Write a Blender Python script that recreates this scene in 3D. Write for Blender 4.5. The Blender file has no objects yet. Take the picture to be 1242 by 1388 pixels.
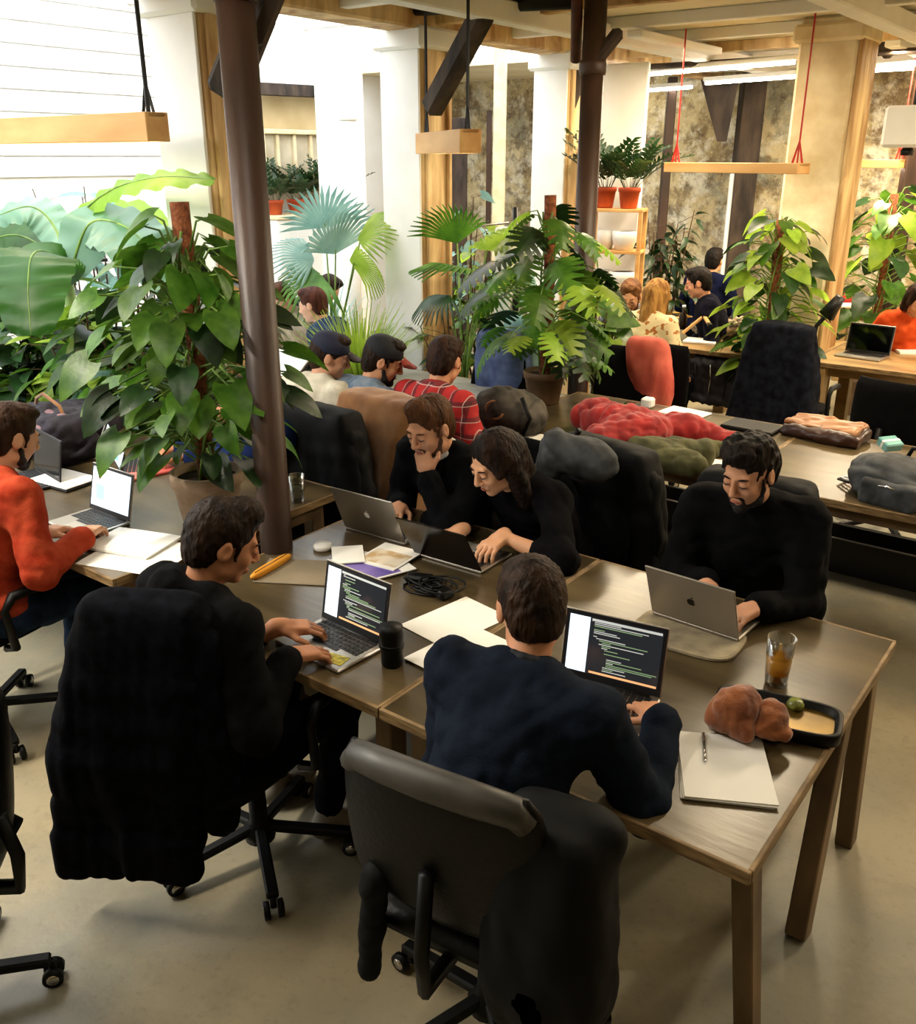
import bpy, math, random
import numpy as np
from mathutils import Vector, Matrix, Euler
D = bpy.data
SC = bpy.context.scene
COL = SC.collection
PI = math.pi
# ---------------- camera
CAMH = 2.16
cd = D.cameras.new('camera'); CAM = D.objects.new('camera', cd); COL.objects.link(CAM)
CAM.location = (0, 0, CAMH); CAM.rotation_euler = (math.radians(90-21.0), 0, 0)
cd.sensor_fit = 'VERTICAL'; cd.sensor_height = 24; cd.lens = 24*1250/1388
cd.clip_start = .05; cd.clip_end = 100
SC.camera = CAM
# ---------------- world: bright overcast sky over the glazed annex
W = D.worlds.new('world'); SC.world = W; W.use_nodes = True
bg = W.node_tree.nodes['Background']; bg.inputs[0].default_value = (.93, .97, 1, 1); bg.inputs[1].default_value = 3.9
SC.view_settings.view_transform = 'Standard'; SC.view_settings.look = 'None'
SC.view_settings.exposure = 0.5; SC.view_settings.gamma = 1; SC.view_settings.use_curve_mapping = False
SC.cycles.use_denoising = True
SC.cycles.max_bounces = 7; SC.cycles.diffuse_bounces = 3; SC.cycles.glossy_bounces = 3
SC.cycles.transmission_bounces = 6; SC.cycles.transparent_max_bounces = 6
SC.cycles.caustics_reflective = False; SC.cycles.caustics_refractive = False
SC.cycles.sample_clamp_indirect = 4
# room frame: a runs left along the desks, b runs away across them
def L(a, b, z=0.0):
    return Vector((.622-.8*a+.6*b, 1.553+.6*a+.8*b, z))
YB = -math.atan2(.6, .8)          # yaw that turns local +Y onto b
def area(name, loc, size, power, col, rot=(0,0,0)):
    l = D.lights.new(name, 'AREA'); l.shape = 'RECTANGLE'; l.size, l.size_y = size; l.energy = power; l.color = col
    o = D.objects.new(name, l); COL.objects.link(o); o.location = loc; o.rotation_euler = rot
    return o
WARM = (1, .82, .56)
AREA_LIGHTS = [(-.6, -1.2, 3), (1.6, -.6, 14), (-.6, 1.9, 15), (1.0, 3.4, 45), (3.4, -1.2, 95), (-2.6, 3.2, 38), (-1.0, 5.4, 110), (1.6, 7.3, 150), (-2.2, 7.6, 140), (2.9, 5.6, 60)]  # front ones have no fixture; the front-left one is added to brighten the floor
for (a, b, p) in AREA_LIGHTS:
    area('ceiling_area_light', L(a, b, 2.93), (.10, 1.4), p, WARM if b > 3 else (1, .91, .76), (0, 0, YB))
# ---------------- helpers
def px(x, y, z):
    """point of height z on the line of sight through photograph pixel (x, y)"""
    c, s = math.cos(math.radians(21)), math.sin(math.radians(21))
    u = (x-621)/1250; v = (y-694)/1250; k = (CAMH-z)/(s+v*c)
    return Vector((u*k, (c-v*s)*k, z))
_m = {}
def rgb(h): return tuple((int(h[i:i+2], 16)/255)**2.2 for i in (0, 2, 4)) + (1,)
def mat(name, c1, c2=None, rough=.6, scale=8, detail=4, bump=0, bscale=None, metal=0, stretch=(1,1,1), emit=0, spec=.5,
        trans=0, coat=0, rand=0, lo=.35, hi=.65, ior=1.45, transl=0, coord='Object', sheen=0, dist=0):
    if name in _m: return _m[name]
    m = D.materials.new(name); m.use_nodes = True; _m[name] = m
    nt = m.node_tree; N = nt.nodes; K = nt.links; b = N['Principled BSDF']
    c1 = rgb(c1) if isinstance(c1, str) else c1
    b.inputs['Roughness'].default_value = rough; b.inputs['Metallic'].default_value = metal
    b.inputs['Specular IOR Level'].default_value = spec; b.inputs['Transmission Weight'].default_value = trans
    b.inputs['IOR'].default_value = ior; b.inputs['Coat Weight'].default_value = coat
    b.inputs['Sheen Weight'].default_value = sheen
    tc = N.new('ShaderNodeTexCoord'); mp = N.new('ShaderNodeMapping'); K.new(tc.outputs[coord], mp.inputs[0])
    mp.inputs['Scale'].default_value = stretch
    out = None
    if c2 is not None:
        c2 = rgb(c2) if isinstance(c2, str) else c2
        n = N.new('ShaderNodeTexNoise'); n.inputs['Scale'].default_value = scale; n.inputs['Detail'].default_value = detail
        n.inputs['Distortion'].default_value = dist
        K.new(mp.outputs[0], n.inputs['Vector'])
        r = N.new('ShaderNodeValToRGB'); r.color_ramp.elements[0].position = lo; r.color_ramp.elements[1].position = hi
        r.color_ramp.elements[0].color = c1; r.color_ramp.elements[1].color = c2
        K.new(n.outputs[0], r.inputs[0]); out = r.outputs[0]
    if rand:
        oi = N.new('ShaderNodeObjectInfo'); hs = N.new('ShaderNodeHueSaturation')
        mr = N.new('ShaderNodeMapRange'); mr.inputs[3].default_value = 1-rand; mr.inputs[4].default_value = 1+rand
        K.new(oi.outputs['Random'], mr.inputs[0]); K.new(mr.outputs[0], hs.inputs['Value'])
        mr2 = N.new('ShaderNodeMapRange'); mr2.inputs[3].default_value = .5-.04*rand; mr2.inputs[4].default_value = .5+.03*rand
        K.new(oi.outputs['Random'], mr2.inputs[0]); K.new(mr2.outputs[0], hs.inputs['Hue'])
        if out: K.new(out, hs.inputs['Color'])
        else: hs.inputs['Color'].default_value = c1
        out = hs.outputs[0]
    if out: K.new(out, b.inputs['Base Color'])
    else: b.inputs['Base Color'].default_value = c1
    if emit:
        b.inputs['Emission Strength'].default_value = emit
        if out: K.new(out, b.inputs['Emission Color'])
        else: b.inputs['Emission Color'].default_value = c1
    if bump:
        n2 = N.new('ShaderNodeTexNoise'); n2.inputs['Scale'].default_value = bscale or scale*3; n2.inputs['Detail'].default_value = 3
        K.new(mp.outputs[0], n2.inputs['Vector'])
        bm = N.new('ShaderNodeBump'); bm.inputs['Strength'].default_value = bump; bm.inputs['Distance'].default_value = .01
        K.new(n2.outputs[0], bm.inputs['Height']); K.new(bm.outputs[0], b.inputs['Normal'])
    if transl:
        t = N.new('ShaderNodeBsdfTranslucent'); mx = N.new('ShaderNodeMixShader'); mx.inputs[0].default_value = transl
        if out: K.new(out, t.inputs[0])
        else: t.inputs[0].default_value = c1
        K.new(b.outputs[0], mx.inputs[1]); K.new(t.outputs[0], mx.inputs[2]); K.new(mx.outputs[0], N['Material Output'].inputs[0])
    return m
def clearmat(name, col, refl=.12, rough=.02):
    if name in _m: return _m[name]
    m = D.materials.new(name); m.use_nodes = True; _m[name] = m; N = m.node_tree.nodes; K = m.node_tree.links; N.remove(N['Principled BSDF'])
    t = N.new('ShaderNodeBsdfTransparent'); t.inputs[0].default_value = col; g = N.new('ShaderNodeBsdfGlossy'); g.inputs['Roughness'].default_value = rough
    lw = N.new('ShaderNodeLayerWeight'); lw.inputs[0].default_value = refl; mx = N.new('ShaderNodeMixShader')
    K.new(lw.outputs['Facing'], mx.inputs[0]); K.new(t.outputs[0], mx.inputs[1]); K.new(g.outputs[0], mx.inputs[2]); K.new(mx.outputs[0], N['Material Output'].inputs[0])
    return m
def meta(o, label=None, cat=None, group=None, kind=None):
    if label: o['label'] = label
    if cat: o['category'] = cat
    if group: o['group'] = group
    if kind: o['kind'] = kind
    return o
def empty(name, label, cat, loc=(0,0,0), rz=0, group=None):
    o = D.objects.new(name, None); COL.objects.link(o); o.location = loc; o.rotation_euler = (0, 0, rz)
    o.empty_display_size = .05
    return meta(o, label, cat, group)
def mo(name, V, F, m, parent=None, smooth=True, label=None):
    me = D.meshes.new(name); me.from_pydata([tuple(v) for v in V], [], [tuple(int(i) for i in f) for f in F])
    if smooth: me.polygons.foreach_set('use_smooth', [True]*len(me.polygons))
    me.update()
    if isinstance(m, (list, tuple)):
        for q in m: me.materials.append(q)
    elif m: me.materials.append(m)
    o = D.objects.new(name, me); COL.objects.link(o); o.parent = parent
    if label: o['label'] = label
    return o
def inst(o, name, parent, mtx):
    c = D.objects.new(name, o.data if hasattr(o, 'data') else o); COL.objects.link(c); c.parent = parent
    c.matrix_local = mtx
    return c
class MB:
    def __init__(s): s.V = []; s.F = []; s.mi = []
    def add(s, V, F, mi=0):
        n = len(s.V); s.V += [Vector(v) for v in V]; s.F += [tuple(i+n for i in f) for f in F]; s.mi += [mi]*len(F); return s
    def box(s, c, h, R=None, bev=0, mi=0):
        """centre, full sizes, rotation, chamfer"""
        hx, hy, hz = h[0]/2, h[1]/2, h[2]/2; e = min(bev, hx*.9, hy*.9, hz*.9)
        if e > 0:
            pts = []; idx = {}
            for sx in (-1,1):
                for sy in (-1,1):
                    for sz in (-1,1):
                        for ax in range(3):
                            p = [sx*(hx-e), sy*(hy-e), sz*(hz-e)]; p[ax] = (sx*hx, sy*hy, sz*hz)[ax]
                            idx[(sx,sy,sz,ax)] = len(pts); pts.append(Vector(p))
            F = []
            for ax in range(3):
                o1, o2 = (ax+1)%3, (ax+2)%3
                for sg in (-1,1):
                    q = []
                    for (p1, p2) in ((-1,-1),(1,-1),(1,1),(-1,1)):
                        t = [0,0,0]; t[ax] = sg; t[o1] = p1; t[o2] = p2; q.append(idx[(*t, ax)])
                    F.append(q if sg > 0 else q[::-1])
                for p1 in (-1,1):
                    for p2 in (-1,1):
                        t0 = [0,0,0]; t0[ax] = -1; t0[o1] = p1; t0[o2] = p2; t1 = list(t0); t1[ax] = 1
                        q = [idx[(*t0,o1)], idx[(*t1,o1)], idx[(*t1,o2)], idx[(*t0,o2)]]
                        F.append(q if p1*p2 < 0 else q[::-1])
            for sx in (-1,1):
                for sy in (-1,1):
                    for sz in (-1,1):
                        q = [idx[(sx,sy,sz,k)] for k in range(3)]; F.append(q if sx*sy*sz > 0 else q[::-1])
        else:
            pts = [Vector((sx*hx, sy*hy, sz*hz)) for sx in (-1,1) for sy in (-1,1) for sz in (-1,1)]
            F = [(0,1,3,2),(4,6,7,5),(0,4,5,1),(2,3,7,6),(0,2,6,4),(1,5,7,3)]
        R = R or Matrix.Identity(3)
        return s.add([R @ p + Vector(c) for p in pts], F, mi)
    def tube(s, pts, r, n=8, mi=0, caps=True):
        pts = [Vector(p) for p in pts]; rr = r if isinstance(r, (list, tuple)) else [r]*len(pts)
        V = []; F = []; prev = None
        for i, p in enumerate(pts):
            d = (pts[min(i+1, len(pts)-1)] - pts[max(i-1, 0)]).normalized()
            if prev is None: x = d.orthogonal().normalized()
            else:
                x = prev - d*prev.dot(d); x = x.normalized() if x.length > 1e-6 else d.orthogonal().normalized()
            prev = x; y = d.cross(x)
            for k in range(n): V.append(p + (x*math.cos(2*PI*k/n) + y*math.sin(2*PI*k/n))*rr[i])
        for i in range(len(pts)-1):
            for k in range(n): F.append((i*n+k, i*n+(k+1)%n, (i+1)*n+(k+1)%n, (i+1)*n+k))
        if caps: F.append(tuple(range(n))[::-1]); F.append(tuple((len(pts)-1)*n+k for k in range(n)))
        return s.add(V, F, mi)
    def beam(s, p, q, w, h, up=(0,0,1), bev=.004, mi=0):
        p, q = Vector(p), Vector(q); y = (q-p); ln = y.length; y.normalize(); x = y.cross(Vector(up))
        x = x.normalized() if x.length > 1e-4 else y.orthogonal().normalized(); z = x.cross(y)
        return s.box((p+q)/2, (w, ln, h), Matrix((x, y, z)).transposed(), bev, mi)
    def lathe(s, prof, n=24, c=(0,0,0), mi=0):
        V = []; F = []; c = Vector(c)
        for (r, z) in prof:
            for k in range(n): V.append(c + Vector((r*math.cos(2*PI*k/n), r*math.sin(2*PI*k/n), z)))
        for i in range(len(prof)-1):
            for k in range(n): F.append((i*n+k, i*n+(k+1)%n, (i+1)*n+(k+1)%n, (i+1)*n+k))
        if prof[0][0] > 1e-5: F.append(tuple(range(n))[::-1])
        if prof[-1][0] > 1e-5: F.append(tuple((len(prof)-1)*n+k for k in range(n)))
        return s.add(V, F, mi)
    def loft(s, rings, mi=0, cap=True):
        n = len(rings[0]); V = [v for r in rings for v in r]; F = []
        for i in range(len(rings)-1):
            for k in range(n): F.append((i*n+k, i*n+(k+1)%n, (i+1)*n+(k+1)%n, (i+1)*n+k))
        if cap: F.append(tuple(range(n))[::-1]); F.append(tuple((len(rings)-1)*n+k for k in range(n)))
        return s.add(V, F, mi)
    def xf(s, M):
        s.V = [M @ v for v in s.V]; return s
    def build(s, name, m, parent=None, smooth=False, label=None):
        o = mo(name, s.V, s.F, m, parent, smooth, label)
        if any(s.mi): o.data.polygons.foreach_set('material_index', s.mi)
        return o
def rot(deg, ax): return Matrix.Rotation(math.radians(deg), 3, ax)
# --- implicit surfaces (smooth union of capsules, ellipsoids, rounded boxes), polygonised with surface nets
def _R(R):
    return np.array(R if R is not None else Matrix.Identity(3), dtype=np.float32).reshape(3, 3)
def cap(a, b, ra, rb=None, k=.02, op='+'): return dict(t='c', a=np.array(a, np.float32), b=np.array(b, np.float32), ra=ra, rb=ra if rb is None else rb, k=k, op=op)
def ell(c, r, R=None, k=.02, op='+'): return dict(t='e', c=np.array(c, np.float32), r=np.array(r, np.float32), R=_R(R), k=k, op=op)
def rbx(c, h, rd, R=None, k=.02, op='+'): return dict(t='b', c=np.array(c, np.float32), h=np.array(h, np.float32), rd=rd, R=_R(R), k=k, op=op)
def pln(p, n, k=.005): return dict(t='p', c=np.array(p, np.float32), n=np.array(n, np.float32), k=k, op='i')
def _bb(q):
    if q['t'] == 'c': m = max(q['ra'], q['rb']); return np.minimum(q['a'], q['b'])-m, np.maximum(q['a'], q['b'])+m
    if q['t'] == 'e': e = np.sqrt(((q['R']*q['r'][None, :])**2).sum(1)); return q['c']-e, q['c']+e
    e = (np.abs(q['R'])*q['h'][None, :]).sum(1)+q['rd']; return q['c']-e, q['c']+e
def _d(q, P):
    if q['t'] == 'c':
        ab = q['b']-q['a']; w = P-q['a']; t = np.clip((w@ab)/max(float(ab@ab), 1e-9), 0, 1)
        return np.linalg.norm(w-t[..., None]*ab, axis=-1)-(q['ra']+(q['rb']-q['ra'])*t)
    if q['t'] == 'p': return (P-q['c'])@q['n']
    w = (P-q['c'])@q['R']
    if q['t'] == 'e':
        k0 = np.linalg.norm(w/q['r'], axis=-1); k1 = np.linalg.norm(w/q['r']**2, axis=-1)
        return np.where(k1 < 1e-6, -q['r'].min(), k0*(k0-1)/np.maximum(k1, 1e-6))
    e = np.abs(w)-q['h']; return np.linalg.norm(np.maximum(e, 0), axis=-1)+np.minimum(e.max(-1), 0)-q['rd']
def wrinkle(amp, wl, seed=0, aniso=(1,1,1), crease=0):
    rs = np.random.RandomState(seed); ds = []
    for i in range(9):
        v = rs.normal(size=3); v /= np.linalg.norm(v); ds.append((v*np.array(aniso)*2*PI/(wl*rs.uniform(.6, 1.6)), rs.uniform(0, 6.28), rs.uniform(.5, 1)))
    def f(P):
        s = 0; w = 0
        for j, (v, ph, a) in enumerate(ds):
            q = np.sin(P@v.astype(np.float32)+ph+1.3*w); w = .6*q; s = s+a*(q if not crease else q*(1-crease)+crease*(1.3-2.6*np.sqrt(np.abs(q))))
        return amp*s/3
    return f
def sdf(prims, res, nf=None):
    adds = [q for q in prims if q['op'] == '+']
    lo = np.min([_bb(q)[0] for q in adds], 0)-2.5*res-.02; hi = np.max([_bb(q)[1] for q in adds], 0)+2.5*res+.02
    n = np.ceil((hi-lo)/res).astype(int)+1
    ax = [lo[i]+res*np.arange(n[i], dtype=np.float32) for i in range(3)]
    S = np.full(n, .2, np.float32)
    for q in prims:
        if q['t'] == 'p': i0 = [0, 0, 0]; i1 = list(n)
        else:
            bl, bh = _bb(q); mg = q['k']+2*res+.01
            i0 = [max(0, int((bl[i]-mg-lo[i])/res)) for i in range(3)]; i1 = [min(n[i], int((bh[i]+mg-lo[i])/res)+2) for i in range(3)]
            if min(i1[i]-i0[i] for i in range(3)) <= 0: continue
        G = np.stack(np.meshgrid(ax[0][i0[0]:i1[0]], ax[1][i0[1]:i1[1]], ax[2][i0[2]:i1[2]], indexing='ij'), -1).astype(np.float32)
        d = _d(q, G); sl = (slice(i0[0], i1[0]), slice(i0[1], i1[1]), slice(i0[2], i1[2])); s = S[sl]; k = max(q['k'], 1e-5)
        if q['op'] == '+': h = np.maximum(k-np.abs(s-d), 0)/k; S[sl] = np.minimum(s, d)-h*h*k*.25
        else:
            if q['op'] == '-': d = -d
            h = np.maximum(k-np.abs(s-d), 0)/k; S[sl] = np.maximum(s, d)+h*h*k*.25
    if nf is not None:
        I = np.argwhere(np.abs(S) < 3*res+.02); P = lo+I*res
        S[I[:, 0], I[:, 1], I[:, 2]] += nf(P.astype(np.float32))
    return nets(S, lo, res)
def nets(S, lo, res):
    n = S.shape; ins = S < 0; C = [m-1 for m in n]
    acc = np.zeros((*C, 3), np.float32); cnt = np.zeros(C, np.int32); quads = []
    for ax in range(3):
        o = [a for a in range(3) if a != ax]
        s0 = [slice(None)]*3; s1 = [slice(None)]*3; s0[ax] = slice(0, n[ax]-1); s1[ax] = slice(1, n[ax])
        cr = ins[tuple(s0)] != ins[tuple(s1)]; I = np.argwhere(cr)
        if not len(I): continue
        J = I.copy(); J[:, ax] += 1
        a = S[I[:, 0], I[:, 1], I[:, 2]]; b = S[J[:, 0], J[:, 1], J[:, 2]]; t = a/(a-b)
        p = I.astype(np.float32); p[:, ax] += t
        ok = (I[:, o[0]] > 0) & (I[:, o[0]] < n[o[0]]-1) & (I[:, o[1]] > 0) & (I[:, o[1]] < n[o[1]]-1)
        I, p, a = I[ok], p[ok], a[ok]; cells = []
        for d0, d1 in ((-1, -1), (0, -1), (0, 0), (-1, 0)):
            c = I.copy(); c[:, o[0]] += d0; c[:, o[1]] += d1
            fl = (c[:, 0]*C[1]+c[:, 1])*C[2]+c[:, 2]; cells.append(fl)
            np.add.at(acc.reshape(-1, 3), fl, p); np.add.at(cnt.reshape(-1), fl, 1)
        q = np.stack(cells, 1); flip = (a < 0) if ax != 1 else (a >= 0)
        q[~flip] = q[~flip][:, ::-1]; quads.append(q)
    Q = np.concatenate(quads); u, inv = np.unique(Q, return_inverse=True)
    V = acc.reshape(-1, 3)[u]/cnt.reshape(-1)[u][:, None]*res+lo
    return V, inv.reshape(-1, 4)
def blob(name, prims, res, m, parent=None, nf=None, label=None):
    V, F = sdf(prims, res, nf)
    return npmesh(name, V, F, m, parent, label)
def npmesh(name, V, F, m, parent=None, label=None, mi=None):
    me = D.meshes.new(name); me.vertices.add(len(V)); me.vertices.foreach_set('co', np.asarray(V, np.float32).ravel())
    me.loops.add(F.size); me.loops.foreach_set('vertex_index', F.astype(np.int32).ravel())
    me.polygons.add(len(F)); me.polygons.foreach_set('loop_start', np.arange(0, F.size, 4, dtype=np.int32))
    me.polygons.foreach_set('loop_total', np.full(len(F), 4, np.int32))
    me.polygons.foreach_set('use_smooth', np.ones(len(F), bool)); me.update(calc_edges=True); me.validate()
    for q in (m if isinstance(m, (list, tuple)) else [m]): me.materials.append(q)
    if mi is not None: me.polygons.foreach_set('material_index', mi)
    o = D.objects.new(name, me); COL.objects.link(o); o.parent = parent
    if label: o['label'] = label
    return o
# ---------------- setting
def ray(x, y):
    c, s = math.cos(math.radians(21)), math.sin(math.radians(21)); u = (x-621)/1250; v = (y-694)/1250
    return Vector((u, c-v*s, -(s+v*c)))
def pb(x, y, b):
    """point on the vertical plane b = const"""
    d = ray(x, y); n = Vector((.6, .8, 0)); o = Vector((0, 0, CAMH)); return o+d*((b-(o-L(0, 0)).dot(n))/d.dot(n))
def pa(x, y, a):
    d = ray(x, y); n = Vector((-.8, .6, 0)); o = Vector((0, 0, CAMH)); return o+d*((a-(o-L(0, 0)).dot(n))/d.dot(n))
def pk(x, y, k): return Vector((0, 0, CAMH))+ray(x, y)*k
def struct(name, mb, m, parent=None, smooth=False):
    o = mb.build(name, m, parent, smooth)
    if parent is None: o['kind'] = 'structure'
    return o
RB = Matrix.Rotation(YB, 3, 'Z')
def lbox(mb, a0, a1, b0, b1, z0, z1, bev=0, mi=0):
    return mb.box(L((a0+a1)/2, (b0+b1)/2, (z0+z1)/2), (abs(a1-a0), abs(b1-b0), abs(z1-z0)), RB, bev, mi)
def layered(name, layers, rough, bump, bscale):
    """colour layers: (noise scale, detail, lo, hi, colour, strength) mixed one over the other"""
    m = mat(name, layers[0][4], rough=rough, bump=bump, scale=3, bscale=bscale); nt = m.node_tree; N = nt.nodes; K = nt.links; last = None
    tc = N.new('ShaderNodeTexCoord')
    for i, (s, dt, lo, hi, c, st) in enumerate(layers[1:]):
        n = N.new('ShaderNodeTexNoise'); n.inputs['Scale'].default_value = s; n.inputs['Detail'].default_value = dt; n.inputs['Roughness'].default_value = .68
        mp = N.new('ShaderNodeMapping'); mp.inputs['Location'].default_value = (3.7*i, 1.3*i, 2.1*i); K.new(tc.outputs['Object'], mp.inputs[0]); K.new(mp.outputs[0], n.inputs['Vector'])
        r = N.new('ShaderNodeMapRange'); r.inputs[1].default_value = lo; r.inputs[2].default_value = hi; r.inputs[4].default_value = st; K.new(n.outputs[0], r.inputs[0])
        mx = N.new('ShaderNodeMix'); mx.data_type = 'RGBA'; K.new(r.outputs[0], mx.inputs[0]); mx.inputs[7].default_value = rgb(c)
        if last is None: mx.inputs[6].default_value = rgb(layers[0][4])
        else: K.new(last, mx.inputs[6])
        last = mx.outputs[2]
    K.new(last, N['Principled BSDF'].inputs['Base Color']); return m
m_floor = layered('polished_concrete', [(0, 0, 0, 0, '9a8f76', 0), (.55, 3, .42, .62, '77786e', .9), (1.7, 8, .45, .7, 'ab9a78', .6), (3.5, 12, .5, .75, '6f6a58', .55), (38, 3, .55, .75, '6a6454', .35)], .36, .08, 40)
m_white = mat('white_paint', 'f4f3ef', 'e9e7e0', rough=.7, scale=3, lo=.4, hi=.8)
m_oldwall = layered('weathered_plaster', [(0, 0, 0, 0, 'cfc19a', 0), (.9, 6, .42, .6, 'a08c62', .8), (2.2, 14, .47, .58, '5e4a34', .75), (3.6, 14, .5, .6, 'dcd8c6', .8), (1.4, 10, .54, .62, '7d8478', .6), (9, 12, .5, .62, '4a3626', .6), (26, 6, .55, .7, 'e6d9b4', .5)], .85, .4, 20)
m_ceil = mat('cream_ceiling', 'efe6cd', 'd9cba6', rough=.8, scale=2, lo=.3, hi=.8)
m_room = mat('room_wall', '8f8368', '6f6550', rough=.8, scale=2)
m_darksteel = mat('brown_painted_steel', '2e211b', '4a352a', rough=.45, scale=6, bump=.15, bscale=40, stretch=(1, 1, .3))
m_darkwood = mat('dark_old_wood', '221b17', '4a3d33', rough=.75, scale=9, bump=.5, bscale=30, stretch=(1, 1, .3))
m_oldwood = mat('honey_old_wood', 'a57c4c', 'efd09a', rough=.7, scale=5, detail=8, bump=.5, bscale=22, stretch=(1, 1, .22), dist=.8)
m_stone = mat('pale_plastered_stone', 'd8c196', 'f6e8c4', rough=.8, scale=4, detail=8, bump=.4, bscale=18)
m_pine = mat('pine', 'c08a4c', 'dcae70', rough=.55, scale=6, stretch=(.2, 1, 1), bump=.1)
m_cream = mat('cream_window_paint', 'd8c49a', 'e6d8b4', rough=.6)
m_glass = mat('window_glass', 'ffffff', rough=.03, trans=1, spec=.5)
m_black = mat('black_metal', '131313', rough=.45, spec=.5)
m_tube = mat('lit_tube', (1, .93, .78, 1), emit=22)
fl = MB(); lbox(fl, -5, 8.2, -5, 9.4, -.1, 0); struct('floor', fl, m_floor)
w = MB(); lbox(w, -5, 8.1, 9.2, 9.4, 0, 3.1); struct('wall_back', w, m_oldwall)
w = MB(); lbox(w, -5.2, -5, -5, 9.4, 0, 3.1); struct('wall_right', w, m_room)
w = MB(); lbox(w, -5.2, 8.2, -5.2, -5, 0, 3.1); struct('wall_front', w, m_room)
w = MB(); lbox(w, 7.9, 8.1, -5, 9.4, 0, 4.6); wl = struct('wall_left', w, m_white)
for i in range(9):
    q = MB(); lbox(q, 7.87, 7.9, -1, 5.2, 2.0+i*.18, 2.165+i*.18, .004); struct('board', q, m_white, wl)
w = MB(); lbox(w, 4.15, 7.9, 7.4, 9.4, 3.1, 3.2); struct('ceiling_sky_blocker', w, m_ceil)  # ceiling piece added to keep the sky off the wall behind it
# ceiling of the main hall with joists
c = MB(); lbox(c, -5.2, 4.15, -5.2, 9.4, 3.1, 3.2); ce = struct('ceiling', c, m_ceil)
for i in range(9):
    b_ = 1.2+i*.95; q = MB(); lbox(q, -5, 4.0, b_-.04, b_+.04, 3.02, 3.1, .006); struct('joist', q, m_white if i % 3 else m_oldwood, ce)
for a_ in (-3.2, -.9, 1.35, 3.2):
    q = MB(); lbox(q, a_-.07, a_+.07, 1, 9.2, 2.94, 3.06, .01); struct('ceiling_beam', q, m_white, ce)
# beam on the column row and the white frame of the glazed annex roof
q = MB(); lbox(q, 3.98, 4.26, .3, 9.2, 2.98, 3.2, .015); meta(q.build('timber_beam', m_oldwood), 'long old timber beam resting on the row of three columns', 'beam')
for i in range(7):
    q = MB(); b_ = .9+i*1.15; lbox(q, 4.2, 7.9, b_-.05, b_+.05, 3.5, 3.62, .01); struct('trim_%d' % (i+1), q, m_white)
q = MB(); lbox(q, 5.9, 6.0, .3, 8, 3.3, 3.48, .01); struct('trim_8', q, m_white)
# pipes and conduits under the ceiling
def pipe(p, q, r, m, lab, nm='ceiling_pipe', cat='pipe'):
    return meta(MB().tube([p, q], r, 10).build(nm, m, smooth=True), lab, cat)
m_steel = mat('brushed_steel', '9a9890', rough=.35, metal=.9)
pipe(pk(560, 14, 6.2), pk(780, 4, 5.5), .035, m_black, 'black beam-like pipe under the ceiling between second column and second steel pillar')
pipe(L(.2, 4.0, 2.95), L(-3.5, 4.0, 2.95), .022, m_steel, 'grey conduit running under the ceiling in front of the wide plastered pillar')
pipe(L(.2, 4.6, 2.95), L(-3.5, 4.6, 2.95), .03, m_black, 'dark conduit under the ceiling just before the wide plastered pillar')
pipe(L(3.9, 6.8, 2.93), L(-3.5, 6.8, 2.93), .025, m_darkwood, 'brown pipe under the ceiling behind the wide plastered pillar')
# the column row: white painted face, honey timber face
def column(a, b, s, lab, h=3.0):
    r = empty('column', lab, 'column', L(a, b), YB)
    MB().box((0, 0, h/2), (s, s, h), None, .02).build('core', m_oldwood, r)
    MB().box((0, -s/2-.008, h/2), (s*.98, .02, h-.02), None, .004).build('plaster_face', m_white, r, label='white plastered face')
    MB().box((s/2+.012, -s*.32, h/2), (.03, .05, h-.1), None, .006).build('batten', m_oldwood, r)
    MB().box((s/2+.012, s*.36, h/2), (.03, .04, h-.1), None, .006).build('batten', m_oldwood, r)
    MB().box((0, 0, h-.07), (s+.1, s+.1, .14), None, .02).build('capital', m_white, r)
    MB().box((0, 0, .25), (s+.06, s+.06, .5), None, .02).build('plinth', m_stone, r)
    return r
column(4.05, 2.05, .40, 'nearest timber column behind the tall steel pillar and potted climber')
column(4.17, 4.03, .36, 'timber column with white face behind the man in a red plaid shirt')
column(4.15, 6.0, .34, 'farthest column of the row, left of the second steel pillar')
def brace(p, q, w, h, lab):
    r = MB(); r.beam(p, q, w, h, bev=.03); meta(r.build('timber_brace', m_darkwood), lab, 'brace')
brace(pk(303, 132, 4.7), pk(352, 8, 4.5), .1, .2, 'dark slanting timber brace half hidden by the tall steel pillar')
brace(pk(584, 150, 6.15), pk(658, 12, 5.55), .13, .15, 'dark slanting timber brace rising from the column above the hanging lamp')
brace(pk(768, 148, 8.0), pk(788, 90, 7.9), .1, .14, 'dark timber brace just left of the second steel pillar top')
brace(pk(797, 96, 5.45), pk(842, 40, 5.35), .06, .08, 'short brown timber brace right of the second steel pillar top')
brace(pk(338, 60, 3.1), pk(372, -25, 3.0), .09, .1, 'brown timber brace at the top of the tall steel pillar')
# wide plastered pillar on the right
r = empty('plaster_pillar', 'wide pale plastered pillar with a tan wooden side', 'pillar', L(1.84, 6.0), YB)
MB().box((0, 0, 1.55), (.42, .42, 3.1), None, .02).build('core', m_stone, r)
MB().box((.225, 0, 1.5), (.03, .40, 2.98), None, .006).build('side_board', m_oldwood, r)
MB().box((0, 0, 2.99), (.5, .5, .12), None, .02).build('capital', m_stone, r)
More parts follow.
